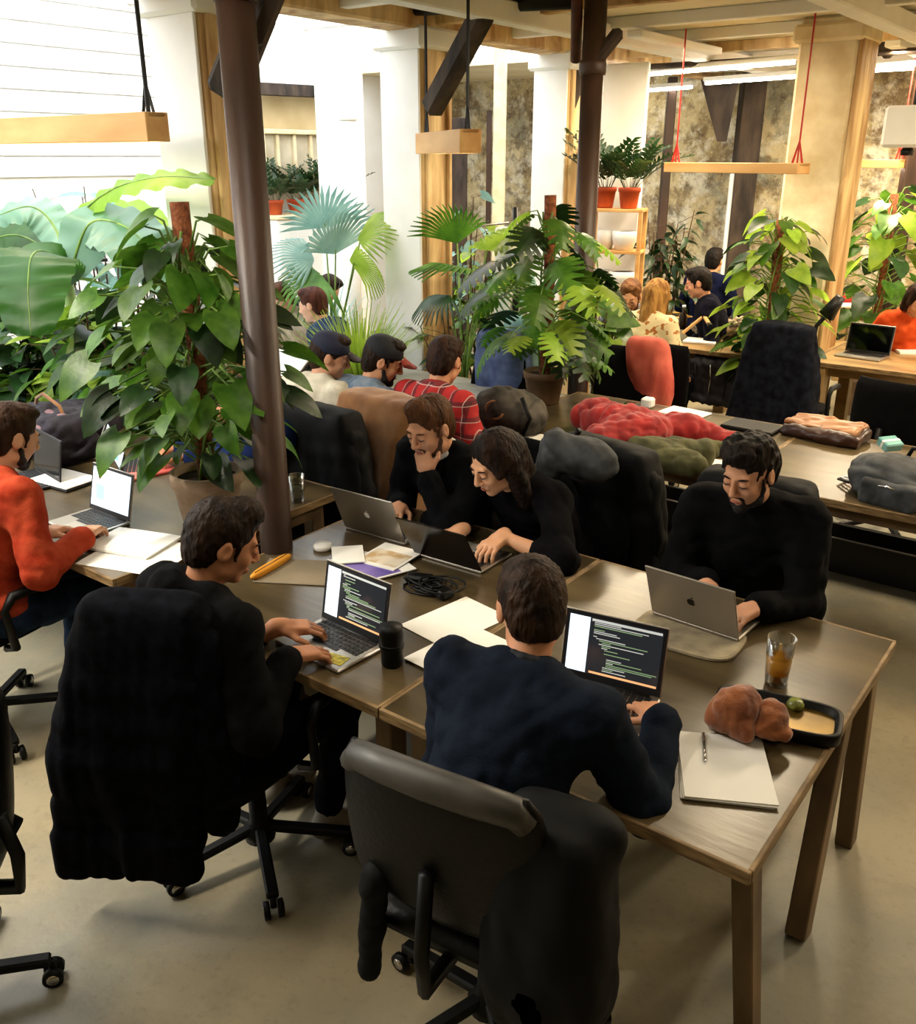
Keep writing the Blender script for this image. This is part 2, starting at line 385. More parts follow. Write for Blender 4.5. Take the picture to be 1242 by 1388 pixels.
# steel pillars
def steel(x, y, rad, lab, h=3.1):
    r = empty('steel_pillar', lab, 'pillar', (x, y, 0))
    MB().lathe([(rad*1.7, 0), (rad*1.7, .03), (rad*1.15, .06), (rad, .16), (rad, h)], 20).build('shaft', m_darksteel, r, True)
    MB().lathe([(rad*1.12, 0), (rad*1.22, .02), (rad*1.22, .06), (rad*1.12, .08)], 20, (0, 0, 2.62)).build('collar', m_darksteel, r, True)
    return r
steel(-.705, 3.30, .062, 'tall round brown steel pillar beside the terracotta pot')
steel(.80, 6.05, .068, 'round brown steel pillar behind the red coat on the table')
meta(MB().tube([pk(783, -30, 5.2), pk(781, 82, 5.6)], .035, 10).build('drain_pipe', mat('rust_pipe', '5a2c1e', '3a1c14', scale=10), smooth=True), 'rusty brown pipe end beside the top of the second steel pillar', 'pipe')
# slender posts in the back
def post(x0, y0, x1, y1, b, w, m, lab, nm='post'):
    p, q = pb(x0, y0, b), pb(x1, y1, b); q.x, q.y = p.x, p.y
    meta(MB().beam((p.x, p.y, 0), (p.x, p.y, max(p.z, q.z)), w, w*.8, (0, 1, 0), .01).build(nm, m), lab, 'post')
post(878, 560, 891, 105, 8.6, .10, m_darksteel, 'thin brown post on the old wall behind the orange flower pots')
post(975, 560, 982, 100, 8.8, .24, m_darkwood, 'wide dark post on the old wall behind the man in navy')
post(962, 560, 969, 235, 8.7, .07, m_white, 'thin white strip beside the wide dark post on the old wall')
post(1180, 560, 1212, 60, 7.6, .13, m_darksteel, 'brown post right of the wide plastered pillar')
q = MB(); V_ = [pb(x, y, b) for b in (8.45, 8.68) for (x, y) in ((950, 108), (1003, 104), (985, 192), (972, 192))]
q.add(V_, [(0, 1, 2, 3), (7, 6, 5, 4), (0, 4, 5, 1), (1, 5, 6, 2), (2, 6, 7, 3), (3, 7, 4, 0)]); meta(q.build('timber_brace', m_darkwood), 'dark wedge brace at the top of the wide dark post', 'brace')
brace(pb(1210, 75, 7.5), pb(1180, 40, 7.5), .1, .12, 'small dark brace on top of the brown post at the right edge')
post(673, 470, 676, 62, 6.9, .13, m_cream, 'slender cream post between the second and third column')
post(622, 470, 624, 160, 7.6, .2, m_darkwood, 'dark brown post behind the hanging lamp box')
post(660, 470, 661, 150, 7.7, .06, m_darksteel, 'thin dark post beside the slender cream post')
# white round downpipe and pier beyond the second column
p = pb(484, 480, 5.6)
meta(MB().box((p.x-.12, p.y+.35, 1.55), (.42, .3, 3.1), RB, .02).build('white_pier', m_white), 'broad white pier left of the second column', 'pier')
r = empty('downpipe', 'round white downpipe in front of the broad white pier', 'pipe', (p.x, p.y, 0))
MB().tube([(0, 0, 0), (0, 0, 2.55)], .075, 16).build('pipe_shaft', m_white, r, True)
MB().lathe([(.085, 2.5), (.1, 2.52), (.1, 2.66), (.085, 2.68)], 16).build('pipe_socket', m_white, r, True)
# windows of the annex wall
def wall_window(n, x0, y0, x1, y1, b, cols, rows, lab=None):
    p, q = pa(x0, y1, b), pa(x1, y0, b); cx_ = (p+q)/2; w_ = math.hypot(q.x-p.x, q.y-p.y); h_ = q.z-p.z
    r = empty('window_%d' % n, None, None, (cx_.x, cx_.y, p.z), YB+PI/2); r['kind'] = 'structure'; fw = .05
    f = MB()
    for s in (-1, 1): f.box((s*(w_/2-fw/2), -.05, h_/2), (fw, .1, h_), None, .006)
    for z in (fw/2, h_-fw/2): f.box((0, -.05, z), (w_-2*fw, .1, fw), None, .006)
    f.build('window_frame', m_cream, r)
    for i in range(1, cols): MB().box((-w_/2+i*w_/cols, -.045, h_/2), (.045, .05, h_-2*fw), None, .004).build('mullion', m_cream, r)
    for i in range(cols): MB().box((-w_/2+(i+.5)*w_/cols, -.03, h_/2), (w_/cols-.05, .008, h_-2*fw)).build('pane', mat('tan_pane', 'a89a80', 'd7cdb4', rough=.25, scale=2), r)
p, q = pa(350, 262, 7.86), pa(470, 128, 7.86); MB().box(((p.x+q.x)/2, (p.y+q.y)/2, (p.z+q.z)/2), ((q-p).xy.length, .04, abs(q.z-p.z)), Matrix.Rotation(YB+PI/2, 3, 'Z'), .01).build('facade_panel', mat('tan_facade', 'b9a277', 'cdb98e', rough=.7, scale=2), wl)
wall_window(1, 352, 178, 458, 258, 7.82, 5, 1)

meta(MB().beam(pa(345, 120, 7.7), pa(462, 126, 7.7), .14, .12).build('dark_beam', m_darkwood), 'dark beam above the cream windows in the white annex', 'beam')
# glazed partition between columns two and three (pale panel)
q = MB(); p = pb(712, 480, 6.6); lbox(q, 3.6, 4.05, 6.55, 6.6, 0, 2.95, .01); meta(q.build('partition', m_white), 'tall white partition panel left of the third column', 'panel')
# long hanging lamps of pine
def pine_lamp(p, q, lab, cable, grp=None, w=.13, h=.13):
    p, q = Vector(p), Vector(q); d = q-p; ln = d.length; yaw = math.atan2(d.y, d.x); c_ = (p+q)/2
    r = empty('hanging_lamp', lab, 'lamp', c_, yaw)
    o = MB(); o.box((0, w/2-.01, 0), (ln, .02, h), None, .003); o.box((0, -w/2+.01, 0), (ln, .02, h), None, .003)
    o.box((0, 0, h/2-.01), (ln, w-.04, .02)); 
    for s in (-1, 1): o.box((s*(ln/2-.01), 0, 0), (.02, w-.03, h-.002), None, .003)
    o.build('lamp_box', m_pine, r)
    MB().tube([(-ln/2+.05, 0, -h/2+.02), (ln/2-.05, 0, -h/2+.02)], .018, 10).build('fluorescent_tube', m_tube, r, True)
    for s in (-1, 1):
        MB().tube([(s*(ln/2-.06), 0, h/2), (s*(ln/2-.06), 0, 3.05-c_.z)], .006 if cable is not m_black else .011, 6).build('cable', cable, r)
        MB().tube([(s*(ln/2-.1), 0, h/2), (s*(ln/2-.06), 0, h/2+.14), (s*(ln/2-.02), 0, h/2)], .008, 6).build('strap', cable, r)
    return r
m_redc = mat('red_cord', 'b02018', rough=.6)
e = pk(214, 172, 4.4); pine_lamp(e+Vector((-1.55*.8, 1.55*.6, 0))*1.2, e, 'long pine lamp box hanging at the upper left over the plants', m_black)
pine_lamp(pk(576, 201, 6.3), pk(638, 184, 5.3), 'pine lamp box on thick black straps before the second column', m_black)
pine_lamp(pk(908, 228, 7.2), pk(1090, 227, 6.2), 'pine lamp box on red cords in front of the plastered pillar', m_redc, h=.07)
pine_lamp(pk(1152, 222, 8.6), pk(1225, 222, 8.0), 'short pine lamp box hanging behind the plastered pillar', m_redc, h=.07)
r = empty('projector', 'white projector box hanging at the right edge', 'projector', pk(1236, 172, 6.2), YB)
MB().box((0, 0, 0), (.3, .3, .26), None, .02).build('housing', m_white, r)
MB().tube([(0, 0, .13), (0, 0, .75)], .015, 8).build('ceiling_rod', m_black, r)
MB().lathe([(.04, 0), (.045, .03), (.03, .05)], 12, (0, -.02, -.18)).build('lens_ring', m_black, r, True)
# bare fluorescent battens under the ceiling
def batten(p, q, lab):
    p, q = Vector(p), Vector(q); d = q-p; r = empty('ceiling_light', lab, 'light', (p+q)/2, math.atan2(d.y, d.x)); ln = d.length
    MB().box((0, 0, .035), (ln, .06, .04), None, .006).build('fixture_body', m_white, r)
    MB().tube([(-ln/2+.02, 0, 0), (ln/2-.02, 0, 0)], .016, 10).build('fluorescent_tube', m_tube, r, True)
batten(px(806, 128, 2.86), px(940, 118, 2.86), 'bare fluorescent tube low on the ceiling just right of the second steel pillar')
batten(px(955, 113, 2.86), px(1090, 103, 2.86), 'bare fluorescent tube ending behind the plastered pillar')
batten(px(1172, 96, 2.86), px(1242, 92, 2.86), 'bare fluorescent tube right of the plastered pillar')
batten(px(815, 106, 2.88), px(1080, 84, 2.88), 'long upper fluorescent tube between steel pillar and plastered pillar')
for i, (a, b, p) in enumerate(AREA_LIGHTS):
    if b < 4.2: continue
    n_ = ['over the long window bay', 'above the far tables', 'above the climbing plants', 'near the old wall', 'beyond the column row'][i % 5]
    r = empty('ceiling_light', 'white ceiling batten light ' + n_, 'light', L(a, b, 2.97), YB)
    MB().box((0, 0, .0), (.12, 1.45, .05), None, .008).build('fixture_body', m_white, r)
# black cable tray lying on the floor behind the man on the right
def tray(x0, y0, x1, y1, lab):
    p, q = px(x0, y0, .1), px(x1, y1, .1); r = empty('cable_tray', lab, 'tray', p, math.atan2(q.y-p.y, q.x-p.x)); ln = (q-p).length
    MB().box((ln/2, 0, 0), (ln, .03, .2), None, .004).build('front_rail', m_black, r)
    MB().box((ln/2, .24, 0), (ln, .03, .2), None, .004).build('rear_rail', m_black, r)
    MB().box((ln/2, .12, -.06), (ln, .22, .02)).build('tray_floor', m_black, r)
tray(872, 690, 1300, 792, 'long black cable tray on the floor behind the bearded man')
# ---------------- materials for things
m_top = mat('dark_worn_tabletop', '332b1d', '6b5c42', rough=.28, scale=3.5, detail=8, bump=.06, bscale=30, stretch=(.25, 1.4, 1), lo=.3, hi=.7)
m_edge = mat('plywood_edge', '5e492e', '8f7550', rough=.6, scale=12, stretch=(1, 1, 8))
m_leg = mat('table_leg_wood', '4f3e2a', '80684a', rough=.6, scale=6, stretch=(1, 1, .3))
m_oak = mat('light_oak', '7a5e38', 'a88a5c', rough=.38, scale=5, stretch=(.3, 1, 1))
m_plast = mat('black_plastic', '101010', rough=.5, spec=.25)
m_leather = mat('black_leatherette', '080808', '0c0b0b', rough=.45, spec=.25, scale=5, bump=.15, bscale=60)
m_fab = mat('black_upholstery', '0b0b0c', '111112', rough=.9, spec=.12, scale=20, bump=.2, bscale=120)
m_gfab = mat('grey_green_upholstery', '33342c', '4b4a3e', rough=.85, spec=.15, scale=20)
m_chrome = mat('chrome', 'c9c9c9', rough=.15, metal=1)
m_whitep = mat('white_plastic', 'e9e9e6', rough=.35)
m_paper = mat('paper', 'f3f1ea', rough=.75)
m_alu = mat('laptop_aluminium', 'a9a39a', rough=.32, metal=.85)
m_darkalu = mat('dark_laptop_metal', '2c2b2e', rough=.3, metal=.6)
m_key = mat('black_keys', '17171a', rough=.5)
m_scr_w = mat('lit_white_screen', (.72, .84, .95, 1), emit=.75, rough=.2)
m_scr_d = mat('lit_dark_screen', (.018, .02, .024, 1), emit=.5, rough=.12)
m_scr_off = mat('dark_screen', '07080a', rough=.08)
m_codew = mat('code_text', (.45, .47, .46, 1), emit=.6); m_codeg = mat('code_text_green', (.22, .34, .18, 1), emit=.5)
m_codeo = mat('desktop_strip', (.75, .35, .15, 1), emit=.8); m_cyan = mat('cyan_picture', (.25, .75, .72, 1), emit=.8); m_pinkp = mat('pink_picture', (.8, .5, .55, 1), emit=.8)
m_clear = clearmat('clear_glass', (.93, .95, .93, 1), .35)
m_beer = mat('amber_beer', 'f0b048', rough=.1, transl=.6, scale=5)
m_water = clearmat('water', (.92, .96, .97, 1), .2)
m_terra = mat('pale_terracotta', '8a7460', 'b39b86', rough=.8, scale=7, detail=6, bump=.1)
m_orange_pot = mat('orange_terracotta', '9c3a1a', 'b85228', rough=.7, scale=5)
m_soil = mat('potting_soil', '1d140d', '33251a', rough=.95, scale=30, bump=.8, bscale=60)
# ---------------- desks
def desk(a0, a1, b0, b1, label, legs=(), h=.74, top=m_top, lm=m_leg, frame=L, yaw=YB, apron=True):
    c = frame((a0+a1)/2, (b0+b1)/2); r = empty('desk', label, 'table', c, yaw); la, lb = a1-a0, b1-b0
    MB().box((0, 0, h-.011), (la-.012, lb-.012, .022), None, .003).build('tabletop', top, r)
    for s in (-1, 1):
        MB().box((0, s*(lb/2-.004), h-.016), (la, .012, .034), None, .002).build('edge_band', m_edge, r)
        MB().box((s*(la/2-.004), 0, h-.016), (.012, lb-.02, .034), None, .002).build('edge_band', m_edge, r)
    if apron:
        for s in (-1, 1): MB().box((0, s*(lb/2-.12), h-.075), (la-.16, .03, .08), None, .003).build('rail', lm, r)
        for s in (-1, 1): MB().box((s*(la/2-.08), 0, h-.075), (.03, lb-.27, .08), None, .003).build('rail', lm, r)
    for (x0, y0, x1, y1, w) in legs:      # top and foot of each leg
        MB().beam((x0, y0, h-.034), (x1, y1, 0), w, w*1.25, (0, 1, 0), .004).build('leg', lm, r)
    return r
HW = .6325
desk(0, 1.05, 0, 1.265, 'long dark worktable with beer glass and notepad, nearest to the camera', [(.47, -.50, .50, -.36, .052), (.46, .33, .50, .05, .06), (.47, .55, .50, .55, .055), (-.45, -.52, -.45, -.5, .06), (-.45, .52, -.45, .5, .06)])
desk(1.054, 2.12, .0, 1.265, 'dark worktable with laptops and magazines, joined left of the seam', [(.46, .5, .46, .5, .06), (-.46, .5, -.46, .5, .06), (-.3, -.5, -.3, -.5, .06), (.46, -.5, .46, -.5, .06)])
desk(2.37, 3.97, .05, 1.25, 'dark desk at the left under the terracotta pot', [(-.7, -.5, -.7, -.5, .06), (.7, -.5, .7, -.5, .06), (.7, .5, .7, .5, .06), (-.7, .5, -.7, .5, .06)])
desk(3.98, 5.2, .05, 1.25, 'desk at the left edge with bags, behind the man in red', [(-.5, .5, -.5, .5, .06), (.5, .5, .5, .5, .06), (.5, -.5, .5, -.5, .06)])
# middle row
T2 = L; Y2 = YB
desk(1.0, 2.47, 2.46, 3.56, 'middle table covered with a red coat and papers', [(.66, -.48, .66, -.48, .06), (-.66, -.48, -.66, -.48, .06), (-.66, .48, -.66, .48, .06)])
desk(-.8, .995, 2.46, 3.56, 'middle table with the brown leather bag, on the right', [(-.75, -.48, -.75, -.48, .06), (.75, -.48, .75, -.48, .06), (-.75, .48, -.75, .48, .06)])
desk(2.475, 4.0, 2.40, 3.45, 'middle row table where the three men with their backs turned sit', [(.7, -.45, .7, -.45, .06), (.7, .45, .7, .45, .06), (-.7, .45, -.7, .45, .06)], top=mat('pale_tabletop', '8f8d86', 'a9a69e', rough=.3))
# far tables
def T3(u, v, z=0): return p3 + Vector((.8*u+.6*v, -.6*u+.8*v, z))
p3 = px(1100, 490, .74); p3.z = 0
desk(-.02, 1.9, 0, .9, 'oak table with an open laptop and headphones at the right edge', [(-.88, -.38, -.88, -.38, .09), (.88, -.38, .88, -.38, .09), (-.88, .38, -.88, .38, .09)], top=m_oak, lm=m_oak, frame=T3)
p3b = px(935, 473, .74); p3b.z = 0
desk(-.15, .92, 0, 1.1, 'oak table with scarf heap and notebook below the old wall', [(-.47, -.48, -.47, -.48, .1), (.47, -.48, .47, -.48, .1), (-.47, .48, -.47, .48, .1)], top=m_oak, lm=m_oak, frame=lambda u, v, z=0: p3b+Vector((.8*u+.6*v, -.6*u+.8*v, z)))
q = px(1130, 418, .74); q.z = 0
desk(0, 2.4, 0, .8, 'far wooden table with a red hat under the climbing plants', [(-1.1, -.3, -1.1, -.3, .07), (0, -.3, 0, -.3, .07), (1.1, -.3, 1.1, -.3, .07)], top=m_oak, lm=m_oak, frame=lambda u, v, z=0, q=q: q+Vector((.8*u+.6*v, -.6*u+.8*v, z)))
# tables left of the column row
q4 = px(380, 510, .74); q4.z = 0
desk(-1.3, .12, 0, 1.0, 'white annex table where two people work on laptops', [(-.6, -.42, -.6, -.42, .06), (.6, -.42, .6, -.42, .06), (.6, .42, .6, .42, .06)], top=m_paper, frame=lambda u, v, z=0: q4+Vector((u, v, z)), yaw=0)
# ---------------- office chairs
def superring(cx, cy, z, w, d, n=32, e=3.2, bow=0, ang=0):
    R = []
    for k in range(n):
        t = 2*PI*k/n; c_, s_ = math.cos(t), math.sin(t)
        x = w*math.copysign(abs(c_)**(2/e), c_); y = d*math.copysign(abs(s_)**(2/e), s_)
        R.append(Vector((cx+x, cy+y+bow*(x/max(w, 1e-4))**2*w, z)))
    return R
def cushion(name, m, parent, w, h, t, tilt=0, c=(0,0,0), bow=.12, taper=.9, n=13, e=3.0, vertical=True, label=None):
    """rounded pad: w wide, h tall (or deep), t thick"""
    rings = []
    for i in range(n):
        u = i/(n-1); s_ = math.sin(PI*u)**.22 if 0 < u < 1 else .0; f = max(s_, .35 if i in (0, n-1) else 0)
        ww = w/2*(1-(1-taper)*u)*(.80+.20*f); tt = t/2*max(.3, f)
        rings.append(superring(0, 0, u*h-h/2, ww, tt, 28, e, bow))
    mb = MB().loft(rings)
    M = Matrix.Rotation(math.radians(tilt), 4, 'X')
    if not vertical: M = Matrix.Rotation(math.radians(-90+tilt), 4, 'X')
    mb.xf(Matrix.Translation(Vector(c)) @ M)
    return mb.build(name, m, parent, True, label)
def office_chair(loc, yaw, label, arms=True, bw=.46, bh=.50, bz=.72, tilt=8, seat=True, base_rot=0, m=m_fab, group=None, armm=None, by=-.24, bt=.07, col=None, drop=0, sy=0):
    r = empty('office_chair', label, 'chair', (loc[0], loc[1], 0), yaw, group)
    for i in range(5):
        a = math.radians(base_rot+72*i+18); dx, dy = math.cos(a), math.sin(a)
        g = MB().beam((dx*.03, dy*.03, .105), (dx*.30, dy*.30, .075), .038, .03, bev=.006).build('base_leg', m_plast, r)
        c_ = Vector((dx*.30, dy*.30, 0)); x = Vector((-dy, dx, 0)); q = MB()
        for s in (-1, 1): q.tube([c_+x*s*.012+Vector((0, 0, .028)), c_+x*s*.03+Vector((0, 0, .028))], .028, 14)
        q.beam(c_+Vector((0, 0, .035)), c_+Vector((0, 0, .075)), .02, .02); k = q.build('caster', m_plast, r, True)
        q = MB()
        for s in (-1, 1): q.tube([c_+x*s*.0302+Vector((0, 0, .028)), c_+x*s*.032+Vector((0, 0, .028))], .017, 14)
        q.build('wheel_cap', m_chrome, k, True)
    MB().lathe([(.05, .06), (.055, .10), (.03, .13), (.028, .26), (.018, .262), (.018, .40), (.03, .405)], 16).build('gas_column', m_plast, r, True)
    MB().box((0, -.02, .415), (.2, .24, .04), None, .012).build('tilt_mechanism', m_plast, r)
    cushion('seat', m, r, .47, .45, .085, 0, (0, sy, .465), .0, .92, vertical=False)
    cushion('backrest', m, r, bw, bh, bt, tilt, (0, by, bz), .16, .88)
    MB().tube([(0, -.06, .41), (0, by-.06, .42), (0, by-.07, .52), (0, by-.045, bz-.02)], [.02, .02, .018, .018], 8).build('back_support', m_plast, r, True)
    if arms:
        for s in (-1, 1):
            MB().tube([(s*.2, 0, .42), (s*.265, 0, .44), (s*.27, -.02, .60), (s*.265, .02, .645), (s*.262, .13, .648), (s*.262, .15, .64)], [.016, .017, .016, .02, .02, .014], 8).build('armrest', armm or m_plast, r, True)
    return r
# ---------------- laptops
def laptop(loc, yaw, label, open_deg=108, w=.325, d=.225, screen='dark', m=m_alu, hand=None, logo=True, sticker=False, lidm=None):
    """origin: middle of the base; +Y points from the user to the hinge"""
    r = empty('laptop', label, 'laptop', loc, yaw)
    MB().box((0, 0, .007), (w, d, .013), None, .004).build('base', m, r)
    kb = MB()
    for j in range(5):
        for i in range(13): kb.box((-w*.43+(i+.5)*w*.86/13, .005+j*.019, .0142), (w*.86/13-.0035, .0155, .0025))
    kb.box((0, -.014, .0142), (.11, .015, .0025))
    kb.build('keyboard', m_key, r)['kind'] = 'stuff'
    MB().box((0, -d*.3, .0136), (.105, d*.3, .0012), None, .0004).build('touchpad', mat('touchpad', 'b8b2a8', rough=.3, metal=.6) if m is m_alu else m_key, r)
    if sticker:
        MB().box((w*.31, -d*.28, .0142), (.07, .05, .0012), rot(12, 'Z')).build('sticker', mat('yellow_sticker', 'd9c545', '7c7a3c', rough=.5, scale=60), r)
    MB().tube([(-w*.4, d/2-.006, .013), (w*.4, d/2-.006, .013)], .005, 8).build('hinge', m_key, r, True)
    M = Matrix.Translation((0, d/2-.004, .015)) @ Matrix.Rotation(math.radians(90-open_deg), 4, 'X')   # lid: local x across, z up, y back
    M = Matrix.Translation((0, d/2-.004, .015)) @ Matrix.Rotation(math.radians(-(open_deg-90)), 4, 'X')
    MB().box((0, .003, d/2), (w, .006, d), None, .002).xf(M).build('lid', lidm or m, r)
    MB().box((0, -.0006, d/2), (w-.006, .0016, d-.006), None, .0004).xf(M).build('bezel', m_key, r)
    sw, sh, cz = w-.026, d-.036, d/2+.004
    sm = {'dark': m_scr_d, 'white': m_scr_w, 'off': m_scr_off}[screen]
    scr = MB().box((0, -.0018, cz), (sw, .001, sh)).xf(M).build('screen', sm, r)
    if screen == 'dark':
        MB().box((-sw*.38, -.0026, cz), (sw*.22, .0006, sh*.98)).xf(M).build('side_panel', m_scr_w, r)
        q = MB(); q2 = MB(); rs = random.Random(int(w*1e4)+int(loc[0]*100))
        z = cz+sh*.42; ind = 0
        while z > cz-sh*.40:
            if rs.random() < .84:
                x = -sw*.22+ind*.009; ln = min(rs.uniform(.12, 1)**1.4*sw*.62, sw*.48-x)
                (q2 if rs.random() < .3 else q).box((x+ln/2, -.0026, z), (ln, .0006, .0022))
            ind = max(0, min(5, ind+rs.choice((-1, 0, 0, 1)))); z -= .0051
        q.xf(M).build('code_lines', m_codew, r)['kind'] = 'stuff'; q2.xf(M).build('code_lines', m_codeg, r)['kind'] = 'stuff'
        MB().box((sw*.13, -.0027, cz-sh*.46), (sw*.72, .0006, .006)).xf(M).build('colour_strip', m_codeo, r)
        MB().box((sw*.12, -.0026, cz+sh*.46), (sw*.74, .0006, .007)).xf(M).build('title_bar', m_codew, r)
    if screen == 'white':
        MB().box((-sw*.27, -.0026, cz-sh*.12), (sw*.22, .0006, sh*.38)).xf(M).build('picture', m_cyan, r)
        MB().box((-sw*.28, -.0026, cz+sh*.2), (sw*.2, .0006, sh*.16)).xf(M).build('picture', m_pinkp, r)
        MB().box((0, -.0026, cz+sh*.42), (sw*.96, .0006, sh*.05)).xf(M).build('toolbar', mat('grey_toolbar', (.6, .62, .66, 1), emit=.7), r)
    if logo:
        # fruit-shaped emblem: two lobes with a bite and a leaf
        V = [Vector((0, .0068, d*.5))]; n = 28
        for k in range(n):
            t = 2*PI*k/n; x = math.cos(t); y = math.sin(t); rr = .0145*(1-.16*math.exp(-((t-PI/2)/.35)**2)-.10*math.exp(-((t-3*PI/2)/.3)**2))
            P_ = Vector((x*rr*.95, y*rr)); dd = (P_-Vector((.0185, .002))).length
            if dd < .009: P_ = Vector((.0185, .002))+(P_-Vector((.0185, .002))).normalized()*.009
            V.append(Vector((-P_.x, .0068, d*.5+P_.y)))
        F = [(0, 1+k, 1+(k+1) % n) for k in range(n)]
        b = MB().add(V, F); n0 = [Vector((-.0005, .0068, d*.5+.0145)), Vector((-.0055, .0068, d*.5+.0165)), Vector((-.0075, .0068, d*.5+.0235)), Vector((-.002, .0068, d*.5+.0205))]
        b.add(n0, [(0, 1, 2, 3)])
        b.xf(M).build('emblem', mat('white_emblem', 'e8e8e8', rough=.25) if logo == 'light' else mat('dark_emblem', '26241f', rough=.2, metal=.6), r)
    return r
def slab(name, label, cat, loc, yaw, w, d, h, m, bev=.003, group=None):
    return_ = MB().box((0, 0, h/2), (w, d, h), None, bev).build(name, m); return_.location = loc; return_.rotation_euler = (0, 0, yaw)
    return meta(return_, label, cat, group)
def yaw_px(x0, y0, x1, y1, z=.74):
    """yaw whose +X runs from the first to the second pixel on the plane z"""
    d = px(x1, y1, z)-px(x0, y0, z); return math.atan2(d.y, d.x)
# ---------------- people
HEADS = []
def skin(c='c98f6c'): return mat('skin_'+c, c, rough=.55, spec=.35, scale=30)
def vec(*a): return np.array(a, np.float32)
def ik(S, T, l1, l2, hint):
    S, T, hint = Vector(S), Vector(T), Vector(hint); d = T-S; D_ = min(d.length, (l1+l2)*.998); d.normalize()
    a = (l1*l1-l2*l2+D_*D_)/(2*D_); h = math.sqrt(max(l1*l1-a*a, 0)); n = hint-d*hint.dot(d); n.normalize()
    return S+d*a+n*h, S+d*D_
def hand_prims(W, f, n, side, style='type'):
    """W wrist, f finger direction, n back-of-hand normal, side +1 right hand"""
    f = Vector(f).normalized(); n = Vector(n); n = (n-f*n.dot(f)).normalized(); s = f.cross(n)*side   # s towards the thumb... sign fixed below
    s = -f.cross(n)*side; W = Vector(W); P = []
    R = Matrix((s, f, n)).transposed()
    P.append(rbx(W+f*.052, (.026, .030, .0055), .0085, R, .012)); P.append(cap(W-f*.02, W+f*.02, .0245, .024, .015))
    P.append(ell(W+f*.03+s*.024-n*.006, (.017, .03, .014), R, .01))
    curls = {'type': (18, 40, 30), 'flat': (4, 10, 8), 'fist': (70, 95, 60), 'grip': (40, 55, 40)}[style]
    for i, (off, ln, base) in enumerate(((.030, .078, .088), (.010, .086, .092), (-.010, .080, .089), (-.029, .064, .080))):
        p = W+f*base+s*off+n*(.003 if i in (1, 2) else 0); d = (f+s*(off*2.2)).normalized(); ax = d.cross(n); r = .0088
        for j, sg in enumerate((.45, .30, .25)):
            c_ = curls[j]*(1+.1*((i*7) % 3-1)); d = Matrix.Rotation(-math.radians(c_), 3, ax) @ d if False else (Matrix.Rotation(math.radians(-c_), 3, ax) @ d)
            q = p+d*ln*sg
            P.append(cap(p, q, r, r-.0009, .0035)); p = q; r -= .0009
    tb = W+f*.025+s*.03-n*.008; td = (f*.75+s*.75-n*.25).normalized(); t1 = tb+td*.036; t2 = t1+(f*.95+s*.2-n*.3).normalized()*.03
    P.append(cap(tb, t1, .0115, .010, .008)); P.append(cap(t1, t2, .0098, .0085, .003))
    return P
def head_prims(C, R, female=False):
    def t(x, y, z): return Vector(C)+R @ Vector((x, y, z))
    P = [ell(t(0, -.012, .032), (.074, .094, .084), R, .02), ell(t(0, .028, -.04), (.056 if female else .06, .062, .078), R, .03),
         ell(t(0, .066, -.1), (.022, .02, .016), R, .02), cap(t(-.042, .008, -.075), t(.042, .008, -.075), .018, None, .03),
         ell(t(-.036, .066, -.03), (.02, .018, .02), R, .02), ell(t(.036, .066, -.03), (.02, .018, .02), R, .02),
         cap(t(-.034, .078, .022), t(.034, .078, .022), .011, None, .012),
         cap(t(0, .092, .012), t(0, .108, -.03), .0075, .0125, .01), ell(t(-.012, .098, -.036), (.008, .01, .007), R, .006), ell(t(.012, .098, -.036), (.008, .01, .007), R, .006),
         ell(t(-.031, .104, .002), (.017, .016, .010), R, .012, '-'), ell(t(.031, .104, .002), (.017, .016, .010), R, .012, '-'),
         ell(t(-.030, .082, .001), (.0155, .012, .0125), R, .006), ell(t(.030, .082, .001), (.0155, .012, .0125), R, .006),
         cap(t(-.018, .086, -.064), t(.018, .086, -.064), .0062, None, .006), cap(t(-.014, .085, -.074), t(.014, .085, -.074), .0068, None, .006),
         ell(t(0, .10, -.0690), (.024, .010, .0016), R, .003, '-')]
    for s in (-1, 1):
        P.append(ell(t(s*.077, -.008, -.008), (.010, .021, .032), R @ rot(s*-14, 'Z'), .006)); P.append(ell(t(s*.088, -.004, -.004), (.006, .011, .018), R, .005, '-'))
    return P
